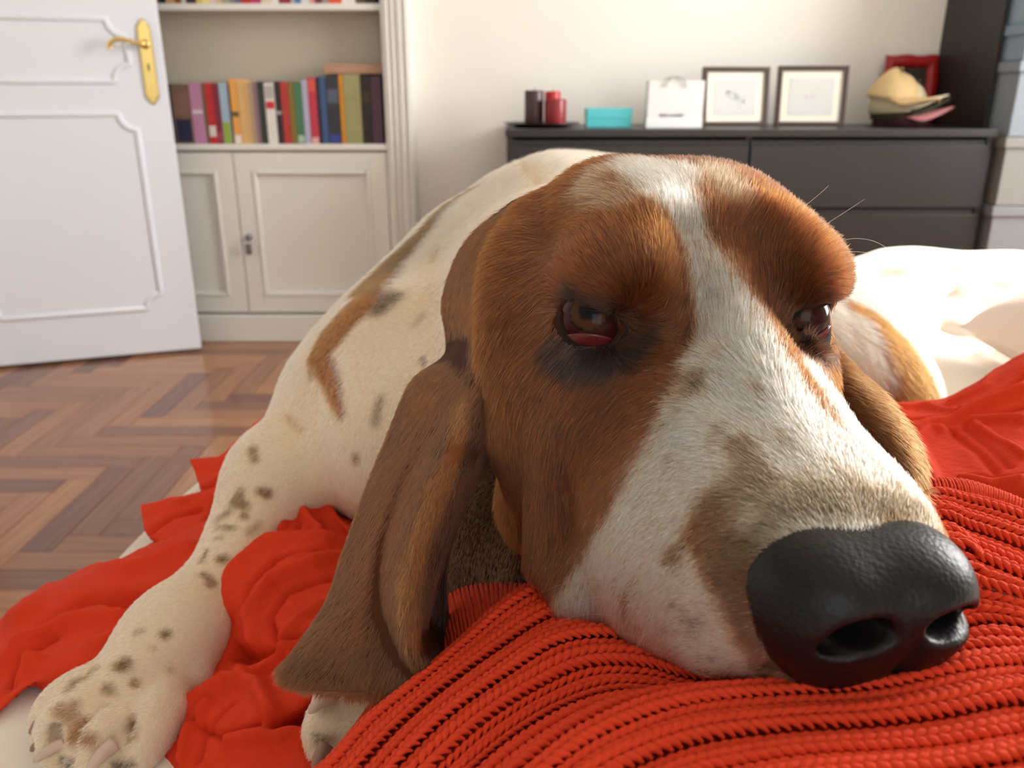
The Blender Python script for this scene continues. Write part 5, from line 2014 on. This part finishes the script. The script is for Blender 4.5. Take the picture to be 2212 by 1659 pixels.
A = np.stack([crom(RG[:, c], NT) for c in range(RG.shape[1])], 1)      # NT x C
KS = np.stack([crom(A[i], NS) for i in range(NT)], 0)                 # NT x NS
# even out speed along each rail
for i in range(NT):
    s = np.r_[0, np.cumsum(np.linalg.norm(np.diff(KS[i], axis=0), axis=1))]
    t = np.linspace(0, s[-1], NS)
    KS[i] = np.stack([np.interp(t, s, KS[i][:, k]) for k in range(3)], 1)
for _ in range(3):
    KS[1:-1] = .5 * KS[1:-1] + .25 * (KS[:-2] + KS[2:])
NK = np.cross(np.gradient(KS, axis=0), np.gradient(KS, axis=1))
NK /= np.linalg.norm(NK, axis=2)[..., None] + 1e-12
if (NK[..., 2]).sum() < 0:
    NK = -NK
roll = np.interp(np.linspace(0, 9, NT), [0, 1, 1.7, 2.4, 3.1, 3.7, 4.5, 5.2, 6, 6.7, 7.5, 8.3, 9], [0, 0, 1.5, -1.5, 4.5, 1, -4.5, -1, 4, 2.5, -2.5, 1.5, 0]) * .001
roll = np.convolve(np.pad(roll, 8, mode='edge'), np.ones(17) / 17, mode='valid')
KS = KS + NK * roll[:, None, None]
T0 = 1 / 9.0        # rail 1 starts the visible field


def ks(t, s, arr):
    """bilinear sample; t, s in 0..1"""
    a = np.clip(t * (NT - 1), 0, NT - 1.001)
    b = np.clip(s * (NS - 1), 0, NS - 1.001)
    i, j = a.astype(int), b.astype(int)
    fa, fb = (a - i)[..., None], (b - j)[..., None]
    return (arr[i, j] * (1 - fa) + arr[i + 1, j] * fa) * (1 - fb) + (arr[i, j + 1] * (1 - fa) + arr[i + 1, j + 1] * fa) * fb


NW = 25
# wale heights: ribs stand proud in pairs, purl wales sink
hts = np.array([[.0020, .0000, .0012, -.0014][k % 4] for k in range(NW + 1)])
tt = np.linspace(0, 1, NT)
base_h = np.interp(tt, T0 + (1 - T0) * (np.arange(NW + 1) + .5) / NW, hts) * (tt > T0 * .8)
BS = KS + NK * (base_h - .0026)[:, None, None]
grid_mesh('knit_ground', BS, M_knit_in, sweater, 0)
skirt(BS[int(NT * T0):], ('u1', 'v0', 'v1'), .60, M_knit, sweater, 'knit_side', .02)


def stitch_legs(t_edges, s_len, hs, pitch, surf, nrm, r_scale=1.0):
    """two slanting loops per stitch; returns verts, quads"""
    K, M = 6, 6
    V, Q = [], []
    base = 0
    for w in range(len(t_edges) - 1):
        tc, tw = (t_edges[w] + t_edges[w + 1]) / 2, t_edges[w + 1] - t_edges[w]
        n = max(4, int(s_len[w] / pitch))
        s0 = np.arange(n) / n
        for sd in (-1, 1):
            k = np.linspace(0, 1, K)
            S = s0[:, None] + (k[None] * 1.85 - .25) / n + RNG.normal(0, .03 / n, (n, 1))
            Tt = tc + sd * tw * (.06 + .40 * k[None] ** .8) + 0 * S
            lift_ = .0013 * np.sin(np.pi * np.clip(k, 0, 1)) ** .7 * 1.5
            S = np.clip(S, 0, .9999)
            Pp = ks(Tt, S, surf) + ks(Tt, S, nrm) * (hs[w] + lift_[None] - .0006)[..., None]
            tan = np.gradient(Pp, axis=1)
            tan /= np.linalg.norm(tan, axis=2)[..., None] + 1e-12
            nn = ks(Tt, S, nrm)
            sde = np.cross(tan, nn)
            sde /= np.linalg.norm(sde, axis=2)[..., None] + 1e-12
            up_ = np.cross(sde, tan)
            wid = np.linalg.norm(ks(np.full_like(S, tc + tw / 2), S, surf) - ks(np.full_like(S, tc - tw / 2), S, surf), axis=2)
            rr_ = np.minimum(wid * .21, .00145) * np.array([.55, .95, 1.1, 1.1, .9, .5])[None] * r_scale
            ang = 2 * np.pi * np.arange(M) / M
            ring = Pp[:, :, None] + rr_[:, :, None, None] * (np.cos(ang)[None, None, :, None] * sde[:, :, None] + .85 * np.sin(ang)[None, None, :, None] * up_[:, :, None])
            V.append(ring.reshape(-1, 3))
            a, b, c = np.meshgrid(np.arange(n), np.arange(K - 1), np.arange(M), indexing='ij')
            i0 = base + (a * K + b) * M
            q = np.stack([i0 + c, i0 + M + c, i0 + M + (c + 1) % M, i0 + (c + 1) % M], -1).reshape(-1, 4)
            Q.append(q)
            base += n * K * M
    return np.vstack(V), np.vstack(Q)


te = T0 + (1 - T0) * np.arange(NW + 1) / NW
rl = [np.linalg.norm(np.diff(KS[int((te[w] + te[w + 1]) / 2 * (NT - 1))], axis=0), axis=1).sum() for w in range(NW)]
SV, SQ = stitch_legs(te, rl, hts[:-1] , .0031, KS, NK)
print('stitches', len(SQ))
o = link('stitches', np_mesh('stitches', SV, SQ), M_knit, sweater)
o['kind'] = 'stuff'


def rib_strip(top, bot, n, name, bulge=.004):
    """hem ribbing: raised ribs crossing a strip between two edges"""
    Tp, Bt = crom([P(*q) for q in top], n), crom([P(*q) for q in bot], n)
    V, Q = [], []
    K, M = 12, 6
    base = 0
    for i in range(n - 1):
        for sd in (0, 1):
            a = Tp[i] * (1 - sd * .45) + Tp[i + 1] * sd * .45
            b = Bt[i] * (1 - sd * .45) + Bt[i + 1] * sd * .45
            wid = np.linalg.norm(Tp[i + 1] - Tp[i])
            k = np.linspace(0, 1, K)
            pts = a + (b - a) * k[:, None]
            pts[:, 2] += bulge * np.sin(np.pi * k)
            r = wid * (.26 + .05 * np.sin(k * K * 2.6 + sd * 1.5)) * (1 - .3 * np.abs(2 * k - 1) ** 4)
            v_, f_ = tube_mesh(pts, r, M)
            V.append(np.array(v_))
            Q += [tuple(x + base for x in f) for f in f_ if len(f) == 4]
            base += len(v_)
    g = np.stack([Tp * (1 - k) + Bt * k + np.array([0, 0, bulge * math.sin(math.pi * k) - .001]) for k in np.linspace(0, 1, 8)], 0)
    o = link(name, np_mesh(name, np.vstack(V), np.array(Q)), M_knit, sweater)
    o['kind'] = 'stuff'
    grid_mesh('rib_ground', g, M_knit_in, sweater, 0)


rib_strip([(1880, 1080, .415), (1975, 1042, .405), (2058, 1034, .40), (2136, 1054, .39), (2212, 1088, .375), (2360, 1165, .35)],
          [(1880, 1110, .39), (1985, 1078, .384), (2087, 1086, .376), (2140, 1098, .37), (2212, 1124, .358), (2360, 1195, .34)], 30, 'hem_ribbing')
rib_strip([(930, 1330, .40), (965, 1290, .385), (1010, 1268, .38), (1070, 1262, .378), (1130, 1264, .372), (1180, 1262, .37)],
          [(960, 1440, .345), (990, 1412, .338), (1030, 1372, .336), (1075, 1332, .340), (1125, 1295, .344), (1170, 1276, .348)], 15, 'cuff_ribbing', .002)
